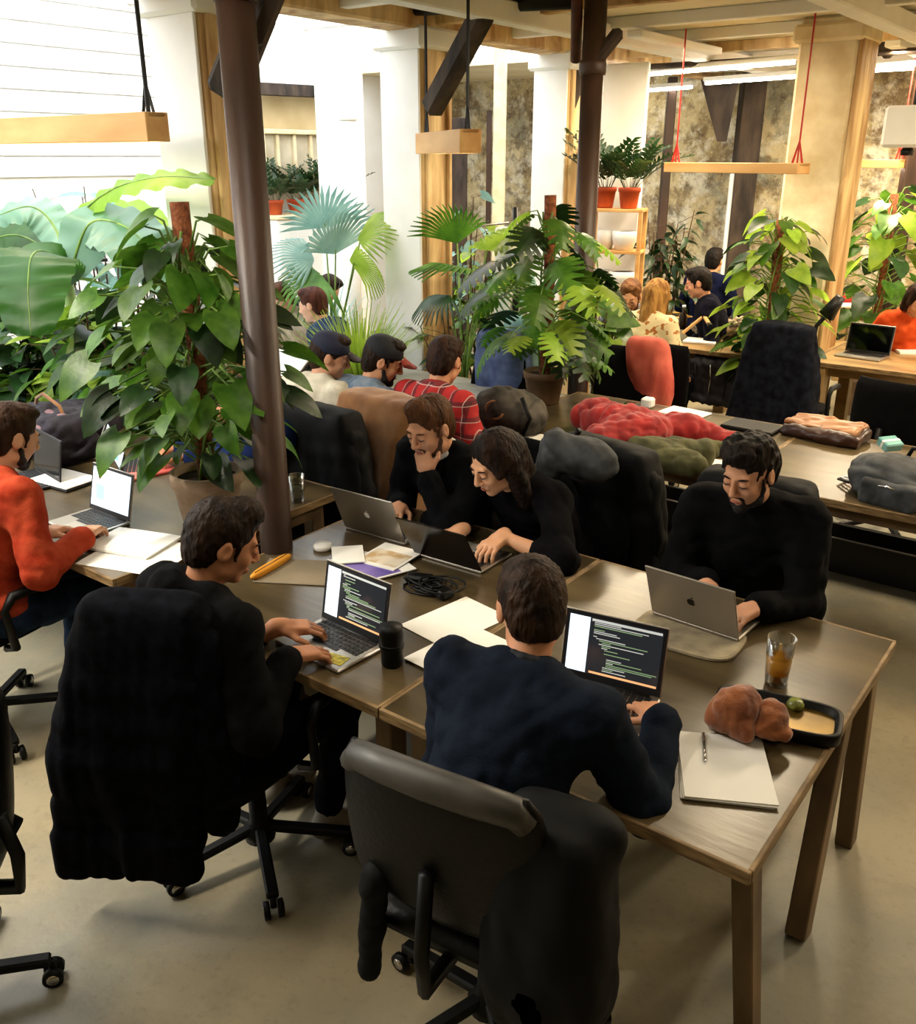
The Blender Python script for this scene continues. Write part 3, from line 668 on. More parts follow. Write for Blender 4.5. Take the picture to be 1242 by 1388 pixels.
def person(loc, yaw, label, hip=.56, lean=14, curve=10, side=0, twist=0, hyaw=0, hpitch=15, hroll=0, hands=None, legs=None, top=('1c1c1e', '26262a'), pants=('0c0c10', '14141c'), sk='c98f6c',
           hair='short', hc=('1d140e', '33241a'), collar=None, hood=False, beard=None, res=.011, detail=True, hat=None, sleeves=1.0, plaid=None, shoes='2a2624', sc=1.0, hipy=0, fat=1.0, group=None, topname='sweater', female=False, neckz=0, seed=1, topm=None):
    r = empty('person', label, 'person', (loc[0], loc[1], 0), yaw, group); r.scale = (sc,)*3
    Z = Vector((0, 0, 1)); pel = Vector((0, hipy, hip))
    R1 = rot(side, 'Y') @ rot(-lean, 'X') @ rot(twist*.5, 'Z'); R2 = rot(side*1.2, 'Y') @ rot(-(lean+curve), 'X') @ rot(twist, 'Z')
    waist = pel+R1 @ Vector((0, 0, .20)); chest = waist+R2 @ Vector((0, 0, .14)); nb = waist+R2 @ Vector((0, -.005, .30))
    sw = .165 if female else .185
    sh = {s: waist+R2 @ Vector((s*sw, 0, .255)) for s in (-1, 1)}
    RH = R2.copy(); RH = rot(0, 'Z') @ rot(hyaw, 'Z') @ rot(-hpitch, 'X') @ rot(hroll, 'Y')
    hc0 = nb+(R2 @ Vector((0, .02, .05)))+RH @ Vector((0, .012, .115+neckz))
    m_sk = skin(sk); f = fat
    body_c = [ell(pel, (.165, .12, .13), R1, .05), ell(waist, (.13, .095, .17), R1, .06), ell(chest, (.15, .10, .17), R2, .05), cap(sh[-1], sh[1], .042, None, .04)]
    top_p = [ell(pel+R1 @ Vector((0, 0, .02)), (.178*f, .138*f, .11), R1, .05), ell(waist, (.150*f, .118*f, .19), R1, .07), ell(chest, (.170*f, .122*f, .185), R2, .05),
             cap(sh[-1]+R2 @ Vector((.02, -.012, -.01)), sh[1]+R2 @ Vector((-.02, -.012, -.01)), .068*f, None, .05),
             cap(nb+R2 @ Vector((-.05, -.01, -.015)), nb+R2 @ Vector((.05, -.01, -.015)), .05, None, .05)]
    neck = [cap(nb+R2 @ Vector((0, 0, -.06)), hc0+RH @ Vector((0, -.022, -.06)), .056, .052, .02)]
    hp = hands or {}; arms_b = []; hand_sets = []
    for s in (-1, 1):
        h = hp.get(s, dict(p=(s*.2, .35, .58)))
        if 'w' in h:
            h['p'] = (Matrix.Rotation(-yaw, 3, 'Z') @ (Vector(h['w'])-Vector((loc[0], loc[1], 0))))/sc
        if 'fw' in h: h['f'] = Matrix.Rotation(-yaw, 3, 'Z') @ Vector(h['fw'])
        fd = Vector(h.get('f', (-s*.25, 1, -.12))).normalized(); pc = Vector(h['p']); Wt = pc-fd*.085
        el, W_ = ik(sh[s], Wt, .285, .255, h.get('hint', (s*.55, -.35, -1)))
        if (W_-Wt).length > .01: pass
        arms_b += [cap(sh[s], el, .040, .036, .03), cap(el, W_, .040, .024, .02)]
        top_p += [cap(sh[s], el, max(.064*f, .062), max(.050*f, .05), .035)]
        sl = h.get('sleeve', sleeves); cu = el+(W_-el)*sl*.97
        if sl > 0: top_p += [cap(el, cu, .052*f, .050*f+(.034-.050*f)*min(sl, 1), .03)]
        if sl > .8: top_p += [ell(cu, (.038, .038, .03), None, .02)]
        hand_sets.append((s, W_, fd, Vector(h.get('n', (0, 0, 1))), h.get('style', 'type')))
    lg = legs or {}; pp = [ell(pel+Vector((0, 0, -.01)), (.182, .14, .12), R1, .04)]; shoe = []
    for s in (-1, 1):
        l = lg.get(s, (s*.13, .42)); H_ = pel+Vector((s*.09, .03, -.03)); A_ = Vector((l[0], l[1], .10))
        kn, A2 = ik(H_, A_, .43, .42, (s*.15, 1, .55)); pp += [cap(H_, kn, .092, .064, .04), cap(kn, A2, .066, .045, .03)]
        body_c += [cap(H_, kn, .08, .052, .03), cap(kn, A2, .05, .036, .02)]
        fw = Vector((s*.12, 1, 0)).normalized(); shoe.append((A2, fw))
    # body: coarse trunk and limbs, fine head and hands, one mesh
    Vs, Fs, n0 = [], [], 0
    def addm(pr, rs, nf=None):
        nonlocal n0
        V, F = sdf(pr, rs, nf); Vs.append(V); Fs.append(F+n0); n0 += len(V)
    addm(body_c+arms_b+neck, max(res*1.2, .014))
    addm(head_prims(hc0, RH, female)+neck, .0048 if detail else .009)
    for (s, W_, fd, n_, st) in hand_sets:
        pr = hand_prims(W_, fd, n_, s, st)
        if hp.get(s, {}).get('bare'): 
            el = ik(sh[s], W_, .285, .255, hp[s].get('hint', (s*.55, -.35, -1)))[0]; pr += [cap(W_+(el-W_)*.9, W_, .034, .0235, .02)]
        addm(pr, .0042 if detail else .008)
    npmesh('body', np.concatenate(Vs), np.concatenate(Fs), m_sk, r)
    # clothes
    mt = topm or mat('cloth_%s' % top[0], top[0], top[1], rough=.92, spec=.1, scale=14, bump=.15, bscale=150)
    if plaid: mt = plaid
    nf = wrinkle(.0095, .22, seed, (1, 1, 1.3), .6)
    if hood:
        top_p += [cap(nb+R2 @ Vector((-.085, -.03, .01)), nb+R2 @ Vector((0, -.10, .02)), .035, .045, .03), cap(nb+R2 @ Vector((.085, -.03, .01)), nb+R2 @ Vector((0, -.10, .02)), .035, .045, .03),
                  cap(nb+R2 @ Vector((-.09, -.03, .01)), nb+R2 @ Vector((-.04, .07, -.03)), .032, .022, .03), cap(nb+R2 @ Vector((.09, -.03, .01)), nb+R2 @ Vector((.04, .07, -.03)), .032, .022, .03)]
    tp = blob(topname, top_p, res, mt, r, nf)
    if collar:
        cp = [cap(nb+R2 @ Vector((.052*math.cos(t), .052*math.sin(t), .035)), nb+R2 @ Vector((.052*math.cos(t+.53), .052*math.sin(t+.53), .035)), .013, None, .01) for t in [k*.524 for k in range(12)]]
        blob('collar', cp, .007, mat('collar_'+collar, collar, rough=.8), tp)
    blob('trousers', pp, max(res, .013), mat('cloth_%s' % pants[0], pants[0], pants[1], rough=.9, spec=.1, scale=14, bump=.1, bscale=120), r, wrinkle(.008, .13, seed+5))
    for (A2, fw) in shoe:
        a2 = Vector((A2.x, A2.y, 0)); up = Vector((0, 0, 1)); sd = fw.cross(up); Rf = Matrix((sd, fw, up)).transposed()
        blob('shoe', [ell(a2+fw*.09+up*.045, (.045, .10, .035), Rf, .02), ell(a2-fw*.01+up*.055, (.042, .06, .05), Rf, .03), cap(A2-up*.02, A2+up*.015, .047, None, .02), pln((0, 0, .002), (0, 0, -1))], .011, mat('shoe_'+shoes, shoes, rough=.6), r)
    # hair, brows, eyes
    def t(x, y, z): return hc0+RH @ Vector((x, y, z))
    mh = mat('hair_%s' % hc[0], hc[0], hc[1], rough=.6, spec=.18, scale=26, detail=6, bump=.7, bscale=90, stretch=(1, 1, .2))
    hres = .0065 if detail else .010
    if hair != 'none':
        amp, wl = (.006, .03) if hair == 'curly' else (.0028, .02)
        H = [ell(t(0, -.02, .040), (.083, .100, .088), RH, .02), ell(t(0, -.055, -.02), (.074, .058, .085), RH, .03)]
        if hair in ('short', 'curly', 'quiff'): H += [ell(t(0, .035, .100), (.058, .052, .030 if hair != 'quiff' else .045), RH, .02)]
        if hair == 'curly': H += [ell(t(x, y, z), (.028, .03, .024), RH, .03) for (x, y, z) in ((.035, .055, .1), (-.035, .05, .102), (.04, .01, .112), (-.04, -.01, .112), (0, .03, .115), (0, .072, .095))]
        H += [ell(t(0, .128, -.03), (.086, .084, .112 if hair != 'long' else .104), RH, .012, '-')]
        if hair in ('long', 'bob'):
            dn = .30 if hair == 'long' else .12
            for s in (-1, 1): H += [cap(t(s*.062, -.02, .0), t(s*.075, -.02, -dn*.62), .042, .036, .03)]
            H += [cap(t(0, -.07, 0), t(0, -.085, -dn), .075, .05, .03), cap(t(-.03, .03, .09), t(-.078, .045, -.01), .022, .018, .02), cap(t(.03, .03, .09), t(.078, .045, -.01), .022, .018, .02)]
        else:
            H += [pln(t(0, -.06, -.088), RH @ Vector((0, .3, -1)), .012)]
            for s in (-1, 1): H += [ell(t(s*.085, .0, -.012), (.018, .024, .036), RH, .006, '-')]
            if detail or beard:
                for s in (-1, 1): H += [cap(t(s*.071, .028, .02), t(s*.068, .03, -.03), .008, .005, .004)]
        blob('hair', H, hres, mh, r, wrinkle(amp, wl, seed, (1, 1, .5)))
    if hat:
        cm = mat('cap_'+hat[0], hat[0], rough=.8)
        dome = [ell(t(0, -.014, .05), (.088, .106, .082), RH @ rot(-8, 'X'), .01), pln(t(0, 0, .022), RH @ Vector((0, .12, -1)), .008)]
        hobj = blob('cap', dome, .007, cm, r)
        V = []; n = 14
        for (rr, zz) in ((0, 0), (1, 0)):
            for k in range(n+1):
                a = -1.15+2.3*k/n; x = math.sin(a)*.078; y = .075+math.cos(a)*.02+rr*(.085*math.cos(a*1.1)); V.append(t(x, y, .042-rr*.018-abs(x)*.12*rr))
        F = [(k, k+1, n+2+k, n+1+k) for k in range(n)]
        V2 = [v+RH @ Vector((0, 0, .005)) for v in V]; m_ = len(V)
        F2 = [tuple(i+m_ for i in q[::-1]) for q in F]; bd = list(range(n+1))+list(range(2*n+1, n, -1))
        F3 = [(bd[i], bd[(i+1) % len(bd)], bd[(i+1) % len(bd)]+m_, bd[i]+m_) for i in range(len(bd))]
        mo('cap_peak', V+V2, F+F2+F3, mat('cap_'+hat[1], hat[1], rough=.8), hobj, True)
    if beard:
        B = [cap(t(-.06, .02, -.045), t(-.046, .035, -.085), .012, .014, .015), cap(t(.06, .02, -.045), t(.046, .035, -.085), .012, .014, .015),
             cap(t(-.046, .035, -.085), t(0, .07, -.104), .016, .019, .02), cap(t(.046, .035, -.085), t(0, .07, -.104), .016, .019, .02), cap(t(-.02, .089, -.054), t(.02, .089, -.054), .0035, None, .006),
             cap(t(-.024, .084, -.06), t(-.02, .078, -.09), .006, .008, .01), cap(t(.024, .084, -.06), t(.02, .078, -.09), .006, .008, .01)]
        blob('beard', B, .0055, mat('beard_'+beard, beard, rough=.8, bump=.6, scale=60), r, wrinkle(.002, .012, 3))
    if detail and hair != 'back':
        for s in (-1, 1):
            MB().tube([t(s*.015, .0925, .020), t(s*.032, .093, .026), t(s*.047, .081, .022)], [.002, .0036, .002], 6).build('eyebrow', mh, r, True)
            MB().tube([t(s*.018, .0925, -.003), t(s*.031, .0955, -.0065), t(s*.044, .088, -.003)], [.0012, .0022, .0012], 6).build('eyelashes', mat('lashes', '0c0a09', rough=.5), r, True)
        MB().tube([t(-.021, .0925, -.0695), t(0, .0965, -.0685), t(.021, .0925, -.0695)], [.0015, .0042, .0015], 8).build('lips', mat('lips', '9c5547', rough=.5), r, True)
    HEADS.append((label[:30], Matrix.Rotation(yaw, 3, 'Z') @ (hc0*sc) + Vector((loc[0], loc[1], 0))))
    return r
# ---------------- drapes over chair backs
def coat(loc, yaw, label, zt=1.0, zb=.15, w0=.46, w1=.56, y=-.27, t=.05, m=None, fold=.016, sleeves=True, split=True, res=.012, cat='coat', nm='coat', shift=0, group=None, shoulder=.0, seed=0, parts=True, swing=0, drift=0):
    r = empty(nm, label, cat, (loc[0], loc[1], 0), yaw, group); P = []; n = 7; H = zt-zb; sh0 = shift
    for i in range(n):
        u0 = i/n; u1 = (i+1)/n; zc = zt-H*(u0+u1)/2; wd = (w0+(w1-w0)*((u0+u1)/2)**.8)/2
        yy = y-.05*((u0+u1)/2)-swing*((u0+u1)/2); shift = sh0+drift*((u0+u1)/2)
        if split and i >= n-2:
            for s in (-1, 1): P.append(rbx((shift+s*wd*.52, yy-.01*s, zc-(.02 if s < 0 else 0)), (wd*.40-.012*(i-n+2), t*.45, H/n*.5), .024, None, .03))
        else: P.append(rbx((shift, yy, zc), (wd-.03, t*.6 if u0 > .12 else t*.9, H/n*.75), .03, None, .10))
    shift = sh0
    P.append(cap((shift-w0*.36, y+.01, zt-.02), (shift+w0*.36, y+.01, zt-.02), .062, None, .05))
    P.append(cap((shift-.09, y+.03, zt+.02), (shift+.09, y+.03, zt+.02), .035, None, .05))
    ph = wrinkle(.5, .5, seed); cr = wrinkle(.008, .22, seed+9, (1.3, 1, .45), .8)
    def nf(Q):
        u = np.clip((zt-Q[:, 2])/H, 0, 1); w = ph(Q)
        return fold*.55*u**.5*(np.sin(Q[:, 0]*2*PI/.17+w*.9+seed+u*1.5)+.3*np.sin(Q[:, 0]*2*PI/.10+w))+.25*w*.012+cr(Q)*(.4+.6*u)
    b = blob('coat_body', P, res, m, r, nf)
    if sleeves:
        for s in (-1, 1):
            q = [cap((shift+s*w0*.46, y, zt-.07), (shift+s*(w0*.54), y-.03, zt-.34), .062, .055, .03), cap((shift+s*w0*.54, y-.03, zt-.34), (shift+s*w0*.5, y-.02, zt-.34-min(.28, H*.35)), .055, .045, .03)]
            blob('sleeve', q, res, m, r, wrinkle(.009, .15, seed+3, (1, 1, .5), .7))
    return r
m_coat = mat('black_wool', '0c0d10', '15161c', rough=.97, spec=.08, scale=30, bump=.2, bscale=200)
m_coat2 = mat('black_shell_cloth', '0a0b0c', '131416', rough=.7, spec=.2, scale=10)
m_brownc = mat('tan_brown_suede', '6a4322', '8f6236', rough=.85, scale=7, detail=6, sheen=.3)
m_redcoat = mat('red_cloth', '7c0e0c', 'a31c16', rough=.8, scale=9, sheen=.2)
m_olive = mat('olive_cloth', '2f3018', '565434', rough=.85, scale=9)
m_coral = mat('coral_cloth', 'a84438', 'd46a58', rough=.8, scale=6)
m_grey = mat('grey_backpack_cloth', '2b2d2f', '515457', rough=.8, scale=9)
DB = Vector((.6, .8, 0)); DA = Vector((-.8, .6, 0))
def yawd(dx, dy): return math.atan2(dy, dx)-PI/2
# ---------------- the two people in front
YA = yawd(.70, .71)
office_chair((-.655, 2.47), -.55, 'black office chair under the long black coat, front left', base_rot=14, bz=.72, bh=.46, bw=.36, by=-.25, sy=-.08)
coat((-.80, 2.60), -.10, 'long black wool coat hanging over the back of the front left chair', zt=1.0, zb=.20, w0=.31, w1=.46, y=-.385, t=.022, m=m_coat, fold=.011, res=.010, seed=2, shift=-.0, drift=-.15)
person((-.80, 2.34), YA, 'man in black hoodie typing with his back half turned, front left', lean=2, curve=12, hpitch=24, hyaw=-22, hip=.50,
       hands={-1: dict(w=px(418, 850, .79), fw=(.9, .25, -.15), sleeve=.62, bare=1), 1: dict(w=px(428, 884, .785), fw=(.75, .55, -.2), sleeve=.93)},
       legs={-1: (-.16, .38), 1: (.12, .40)}, hood=True, top=('0b0b0c', '121214'), hc=('17100c', '2c1f16'), res=.0095, fat=1.06, seed=3, topname='hoodie', sk='b9805e', hair='quiff', shoes='8a8378')
laptop((-.40, 2.53, .74), YB-.06, 'open laptop with a yellow sticker, under the hands of the man in black hoodie', 101, .29, .20, sticker=True)
hubB = (.08, 1.81); YBn = yawd(.50, .866)
office_chair(hubB, YBn, 'large black leather office chair in the foreground, seen from behind', bw=.56, bh=.44, bz=.76, tilt=9, by=-.25, bt=.075, m=m_leather, base_rot=8)
person((.045, 1.745), YBn, 'man in navy sweater seen from behind at an open laptop', lean=17, curve=13, side=2, hpitch=30, hyaw=36, hip=.56,
       hands={-1: dict(w=Vector((.24, 2.16, .79)), fw=(.6, .6, -.1), hint=(-.2, -.3, -1)), 1: dict(w=Vector((.50, 2.10, .80)), fw=(-.25, .9, -.15), hint=(.35, -.1, -.75))},
       top=('161c26', '1e2531'), hc=('1a110b', '3a281b'), res=.0095, fat=1.02, seed=5, collar='12161e', sk='c48a68')
coat(hubB, YBn, 'black jacket hanging off the right side of the foreground chair', zt=.84, zb=.42, w0=.14, w1=.20, y=-.16, t=.05, shift=.245, m=m_coat2, fold=.012, sleeves=False, split=False, cat='jacket', nm='jacket', seed=7)
blob('hanging_sleeve', [cap((-.17, -.24, .62), (-.18, -.27, .36), .035, .03)], .010, m_coat2, D.objects['jacket'], wrinkle(.005, .08, 4))
MB().tube([(-.215, -.258, .925), (-.19, -.265, .955), (-.1, -.282, .965), (0, -.287, .967), (.1, -.282, .965), (.19, -.265, .955), (.215, -.258, .925)], [.026, .034, .037, .038, .037, .034, .026], 10).build('top_rim', mat('grey_leather_rim', '34322f', '4a4743', rough=.45, scale=6), D.objects['office_chair.001'], True)  # rim in a paler grey than the black backrest
laptop((.385, 2.19, .74), math.radians(-27), 'open laptop showing code in front of the man in navy sweater', 100, .30, .205)
# ---------------- facing people
YF = YB+PI
locC = (1.10, 3.14)
office_chair((1.02, 3.22), YF, 'office chair of the bearded man on the right', arms=False, by=-.24, bz=.74)
person(locC, YF+.15, 'bearded man in black sweater typing at the right side of the table', lean=8, curve=16, hpitch=18, hyaw=-18, hip=.56, hair='curly', hc=('0f0c0a', '241b15'), beard='1a1310',
       hands={1: dict(w=px(958, 808, .80), fw=(-.2, -.9, -.15), sleeve=.93), -1: dict(w=px(1000, 836, .80), fw=(-.75, -.55, -.1), sleeve=.9)},
       top=('0a0a0b', '111113'), res=.0095, fat=1.10, seed=9, sk='c08a6a', hood=False, legs={-1: (-.14, .35), 1: (.14, .35)})
coat((1.02, 3.22), YF, 'black hooded jacket over the chair behind the bearded man', zt=.94, zb=.40, w0=.42, w1=.46, y=-.27, m=m_coat2, sleeves=False, split=False, cat='jacket', nm='jacket', seed=11)
laptop((.82, 2.70, .756), YF-.05, 'silver laptop seen from behind, before the bearded man', 112, .30, .205, screen='white', logo='dark')
locD = L(1.42, 1.56)
person(locD, YF-.10, 'woman with long dark hair leaning over her laptop', lean=24, curve=20, hpitch=26, hyaw=-14, hip=.55, hair='long', female=True, hc=('130d0a', '2b1c14'),
       hands={1: dict(w=px(600, 728, .79), fw=(-.75, -.5, -.1), sleeve=.30, bare=1, hint=(1, -.2, -.4)), -1: dict(w=px(664, 742, .80), fw=(-.55, -.75, -.2), sleeve=.34, bare=1, hint=(-1, -.2, -.2))},
       top=('0b0a0c', '131115'), res=.0095, seed=13, sk='d19a76', topname='blouse', fat=.95)
office_chair(L(1.40, 1.56), YF-.2, 'office chair of the long haired woman', arms=False)
coat(L(1.40, 1.56), YF-.2, 'black winter jacket over the chair of the long haired woman', zt=.96, zb=.30, w0=.44, w1=.52, y=-.28, m=m_coat2, sleeves=True, split=False, cat='jacket', nm='jacket', seed=21)
locE = L(1.83, 1.47)
person(locE, YF-.02, 'man with short brown hair resting his chin on his hand', lean=14, curve=16, side=-3, hpitch=20, hyaw=-2, hip=.56, hair='quiff', hc=('3a2415', '5c3d26'), beard='4a3020',
       hands={1: dict(w=px(535, 697, .79), fw=(-.2, -.9, -.15), sleeve=.95), -1: dict(p=(-.03, .335, 1.055), f=(.35, -.15, .9), n=(-.2, .9, .1), style='fist', hint=(-.6, .35, -1), sleeve=.9)},
       top=('0b0c0e', '121316'), res=.0095, seed=15, sk='c68f6e', collar='d9d5cc', fat=1.02)
office_chair(L(1.84, 1.60), YF, 'office chair of the man resting his chin', arms=False, bz=.70)
laptop((-.275, 3.50, .74), YF+.04, 'silver laptop with light emblem before the man resting his chin', 112, .31, .21, screen='white', logo='light')
laptop((.02, 3.235, .74), YF+.03, 'dark backed laptop before the long haired woman', 122, .31, .21, screen='white', m=m_alu, logo=None, lidm=mat('dark_glossy_lid', '1a1314', '120e10', rough=.18, scale=3))
# ---------------- things on the worktable
def sheet(x, y, w, d, yaw, name, label, cat='paper', h=.004, z=.74, m=None, n=1):
    p = px(x, y, z); r = empty(name, label, cat, (p.x, p.y, z), yaw)
    for i in range(n):
        o = MB().box((.002*i, -.003*(i % 2), h/n*(i+.5)), (w, d, h/n*.9), rot((i*5) % 4-2 if n > 1 else 0, 'Z')).build('page', m or m_paper, r)
    return r
m_felt = mat('beige_felt', '82766455'[:6], 'a39679', rough=.95, scale=20)
f = MB().loft([superring(0, 0, z, w, d, 32, 4) for z, w, d in ((0, .165, .115), (.003, .172, .122), (.011, .172, .122), (.014, .165, .115))]).build('laptop_sleeve', m_felt, smooth=False)
f.location = (*px(932, 862, .74).xy, .74); f.rotation_euler = (0, 0, YB+.05); meta(f, 'beige felt laptop sleeve under the silver laptop of the bearded man', 'sleeve')
sheet(618, 842, .21, .297, yaw_px(558, 850, 612, 877), 'paper_sheet', 'white paper sheet beside the black cable pile', h=.003, n=2)
sheet(628, 886, .21, .297, yaw_px(558, 850, 612, 877)+.05, 'paper_sheet', 'white paper sheet half under the arm of the man in navy', h=.003, n=2)
D.objects['paper_sheet.001'].location.z = .7445
g = sheet(980, 1043, .215, .27, yaw_px(920, 996, 1033, 1002)-.06, 'notepad', 'white notepad with a pen near the table corner', 'notepad', h=.012, n=3)
p = px(955, 1014, .755); r = empty('pen', 'silver pen lying on the white notepad', 'pen', p, yaw_px(955, 995, 958, 1035))
MB().tube([(-.065, 0, 0), (.05, 0, 0), (.06, 0, 0)], [.004, .004, .001], 8).build('barrel', m_chrome, r, True); MB().box((-.045, 0, .005), (.035, .003, .002)).build('clip', m_chrome, r)
# beer glass
p = px(1052, 926, .74); r = empty('beer_glass', 'half full glass of amber beer near the bearded man', 'glass', p)
MB().lathe([(.0, .0), (.031, .0), (.032, .012), (.041, .15), (.0385, .15), (.0295, .014), (0, .012)], 32).build('glass_wall', m_clear, r, True)
MB().lathe([(0, .0135), (.0292, .0145), (.0352, .088), (0, .088)], 32).build('beer', m_beer, r, True)
# padded case with brass lining and suede pouch
p = px(1052, 978, .74); yc = yaw_px(975, 955, 1110, 985)
r = empty('padded_case', 'open black padded case with a brass coloured lining', 'case', p, yc)
MB().loft([superring(0, 0, z, w, d, 36, 5) for z, w, d in ((0, .155, .078), (.006, .165, .087), (.036, .165, .087), (.040, .160, .082), (.036, .150, .073), (.016, .146, .070))]).build('case_shell', m_leather, r, True)
MB().loft([superring(0, 0, z, w, d, 36, 5) for z, w, d in ((.016, .145, .07), (.019, .145, .07))]).build('lining', mat('brass_lining', '57441c', '8a6f34', rough=.35, metal=.5, scale=6), r)
p2_ = px(1078, 958, .765); r = empty('key_ring_charm', 'small dark round charm with green spots in the padded case', 'charm', p2_)
MB().lathe([(0, -.006), (.018, -.004), (.024, .008), (.018, .02), (0, .024)], 16).build('bead', mat('green_brown_bead', '4a4a22', '8f9a4a', rough=.3, scale=40), r, True)
m_suede = mat('rust_suede', '6e3a1c', '9a5a30', rough=.9, scale=16, bump=.3, bscale=80, sheen=.4)
p = px(1018, 985, .775); r = empty('suede_pouch', 'crumpled rust brown suede pouch on the padded case', 'pouch', p, yc)
blob('pouch_body', [ell((-.045, .0, .035), (.06, .05, .05), None, .03), ell((-.03, .02, .06), (.04, .035, .035), None, .03), cap((-.09, -.02, .01), (-.01, -.04, .01), .02, None, .02)], .006, m_suede, r, wrinkle(.006, .09, 3, (1.2, 1, .6), .7))
blob('pouch_flap', [ell((.045, .015, .03), (.038, .045, .042), rot(12, 'Y'), .02), cap((.03, -.02, .012), (.085, -.01, .008), .016, None, .02)], .006, m_suede, r, wrinkle(.005, .08, 6, crease=.7))
# black cup
p = px(532, 900, .74); r = empty('travel_mug', 'black travel mug right of the laptop with the yellow sticker', 'mug', p)
MB().lathe([(0, 0), (.03, 0), (.033, .006), (.033, .05), (.037, .055), (.037, .105), (.034, .115), (.034, .128), (0, .13)], 24).build('mug_body', m_plast, r, True)
MB().lathe([(.0375, 0), (.039, .003), (.039, .012), (.0375, .015)], 24, (0, 0, .06)).build('grip_ring', m_leather, r, True)
# folder, orange case, magazines, puck
fy = yaw_px(345, 792, 445, 797)
slab('folder', 'brown cardboard folder by the orange pencil case', 'folder', px(408, 776, .74), fy, .30, .21, .006, mat('brown_card', '6e6350', '857862', rough=.7, scale=4))
p = px(368, 771, .747); r = empty('pencil_case', 'narrow orange pencil case on the brown folder', 'case', p, yaw_px(345, 785, 392, 757))
m_or = mat('orange_cloth', 'c9821c', 'dd9a30', rough=.7, scale=8)
MB().loft([superring(0, 0, z, .115*a, .018*a, 20, 3) for z, a in ((0, .9), (.006, 1), (.016, 1), (.022, .85))]).build('case_body', m_or, r, True)
MB().box((0, 0, .0225), (.19, .004, .002)).build('zip', m_chrome, r)
m_purple = mat('purple_print', '5a4a9a', '8c7cc0', rough=.4, scale=7); m_mag = mat('colour_print', 'c9a878', 'e8dcc8', rough=.35, scale=12, lo=.4, hi=.55)
for i, (x, y, w, d, an, mm, lb) in enumerate(((478, 768, .2, .27, .3, m_paper, 'white magazine page lying lowest beside the brown folder'), (508, 772, .19, .25, -.35, m_purple, 'magazine with purple cover beside the dark backed laptop'), (528, 758, .18, .2, .1, m_mag, 'open magazine with pale orange pictures by the dark laptop'), (472, 757, .12, .16, .8, m_paper, 'small loose white leaflet above the magazines'))):
    r = empty('magazine', lb, 'magazine', (*px(x, y, .74).xy, .741+.0045*i), YB+an)
    MB().box((0, 0, .002), (w, d, .004)).build('pages', m_paper, r); MB().box((0, -.01*i, .0044), (w-.02, d*.6, .0006)).build('cover_print', mm, r)
    if i == 1: MB().box((-.03, d*.33, .0044), (w*.6, d*.14, .0006)).build('cover_title', m_mag, r)
p = px(438, 744, .74); r = empty('power_adapter', 'small white round puck on the table near the steel pillar', 'adapter', p)
MB().lathe([(0, 0), (.034, 0), (.038, .005), (.038, .018), (.033, .023), (0, .024)], 24).build('shell', m_whitep, r, True)
# black cable pile with charger
p = px(588, 800, .74); r = empty('cable_pile', 'black tangle of cables beside the dark backed laptop', 'cable', p, YB)
rs = random.Random(4)
for i in range(5):
    c_ = Vector((rs.uniform(-.05, .05), rs.uniform(-.03, .03), 0)); pts = []
    for k in range(26):
        t = k/25*2*PI*2.2; pts.append(c_+Vector((math.cos(t+i)*(.05+.035*math.sin(i+t*.4)), math.sin(t+i)*(.04+.02*math.cos(t*.3+i)), .006+.007*i+.004*math.sin(t*1.3))))
    MB().tube(pts, .0042, 6).build('cable_loop', m_plast, r, True)
MB().box((-.08, .02, .016), (.1, .05, .03), rot(20, 'Z'), .008).build('charger_brick', m_plast, r)
MB().box((.05, -.02, .016), (.09, .06, .03), rot(-15, 'Z'), .01).build('charger_brick', m_leather, r)
# ---------------- people further off
def head_to(fn, x, y, z): return px(x, y, z)
def P2(x, y, z, yaw, back): v = px(x, y, z); return (v.x-math.cos(yaw+PI/2)*back, v.y-math.sin(yaw+PI/2)*back)
yf = YB+.05
person(P2(10, 603, 1.15, yf, .20), yf, 'man in a red shirt typing at the left edge', lean=8, curve=12, hpitch=22, hyaw=-6,
       hands={-1: dict(w=px(80, 716, .80), fw=(.3, .9, -.1), sleeve=.93), 1: dict(w=px(128, 716, .80), fw=(.05, .95, -.1), sleeve=.93)},
       top=('8a2e1c', 'a5442c'), pants=('1a2333', '26344a'), hc=('24170f', '3c281a'), beard='2a1c13', seed=31, sk='d09a78', topname='shirt', collar='a5442c', fat=1.04)
office_chair((-1.88, 3.20), yf, 'office chair of the man in the red shirt', base_rot=-35)
laptop((-1.53, 3.55, .74), YB, 'open laptop with a white page, before the man in the red shirt', 104, .29, .2, screen='white')
office_chair((-1.42, 1.86), math.radians(90), 'empty black office chair cut off by the left edge', base_rot=-18-72+90-18, bz=.66, m=m_leather)
yj = YF-.35
person(P2(328, 556, 1.02, yj, .40), yj, 'person in dark blue behind the potted climber', lean=30, curve=16, hpitch=30, hair='short', detail=False, res=.014,
       hands={1: dict(w=px(205, 612, .79), fw=(-.7, -.3, 0), sleeve=.85), -1: dict(w=px(228, 622, .79), fw=(-.6, -.5, 0), sleeve=.85)}, top=('16203c', '22305a'), seed=33)
laptop((*px(196, 632, .74).xy, .74), math.radians(105), 'grey laptop with open lid at the far side of the left desk', 110, .3, .2, screen='white', logo='dark')
office_chair(P2(392, 603, .9, YF, -.1), YF, 'office chair under a black jacket behind the water glass', arms=False)
coat(P2(392, 603, .9, YF, -.1), YF, 'black jacket on the chair behind the water glass', zt=1.0, zb=.35, w0=.5, w1=.56, y=-.27, m=m_coat2, sleeves=True, split=False, cat='jacket', nm='jacket', seed=35)
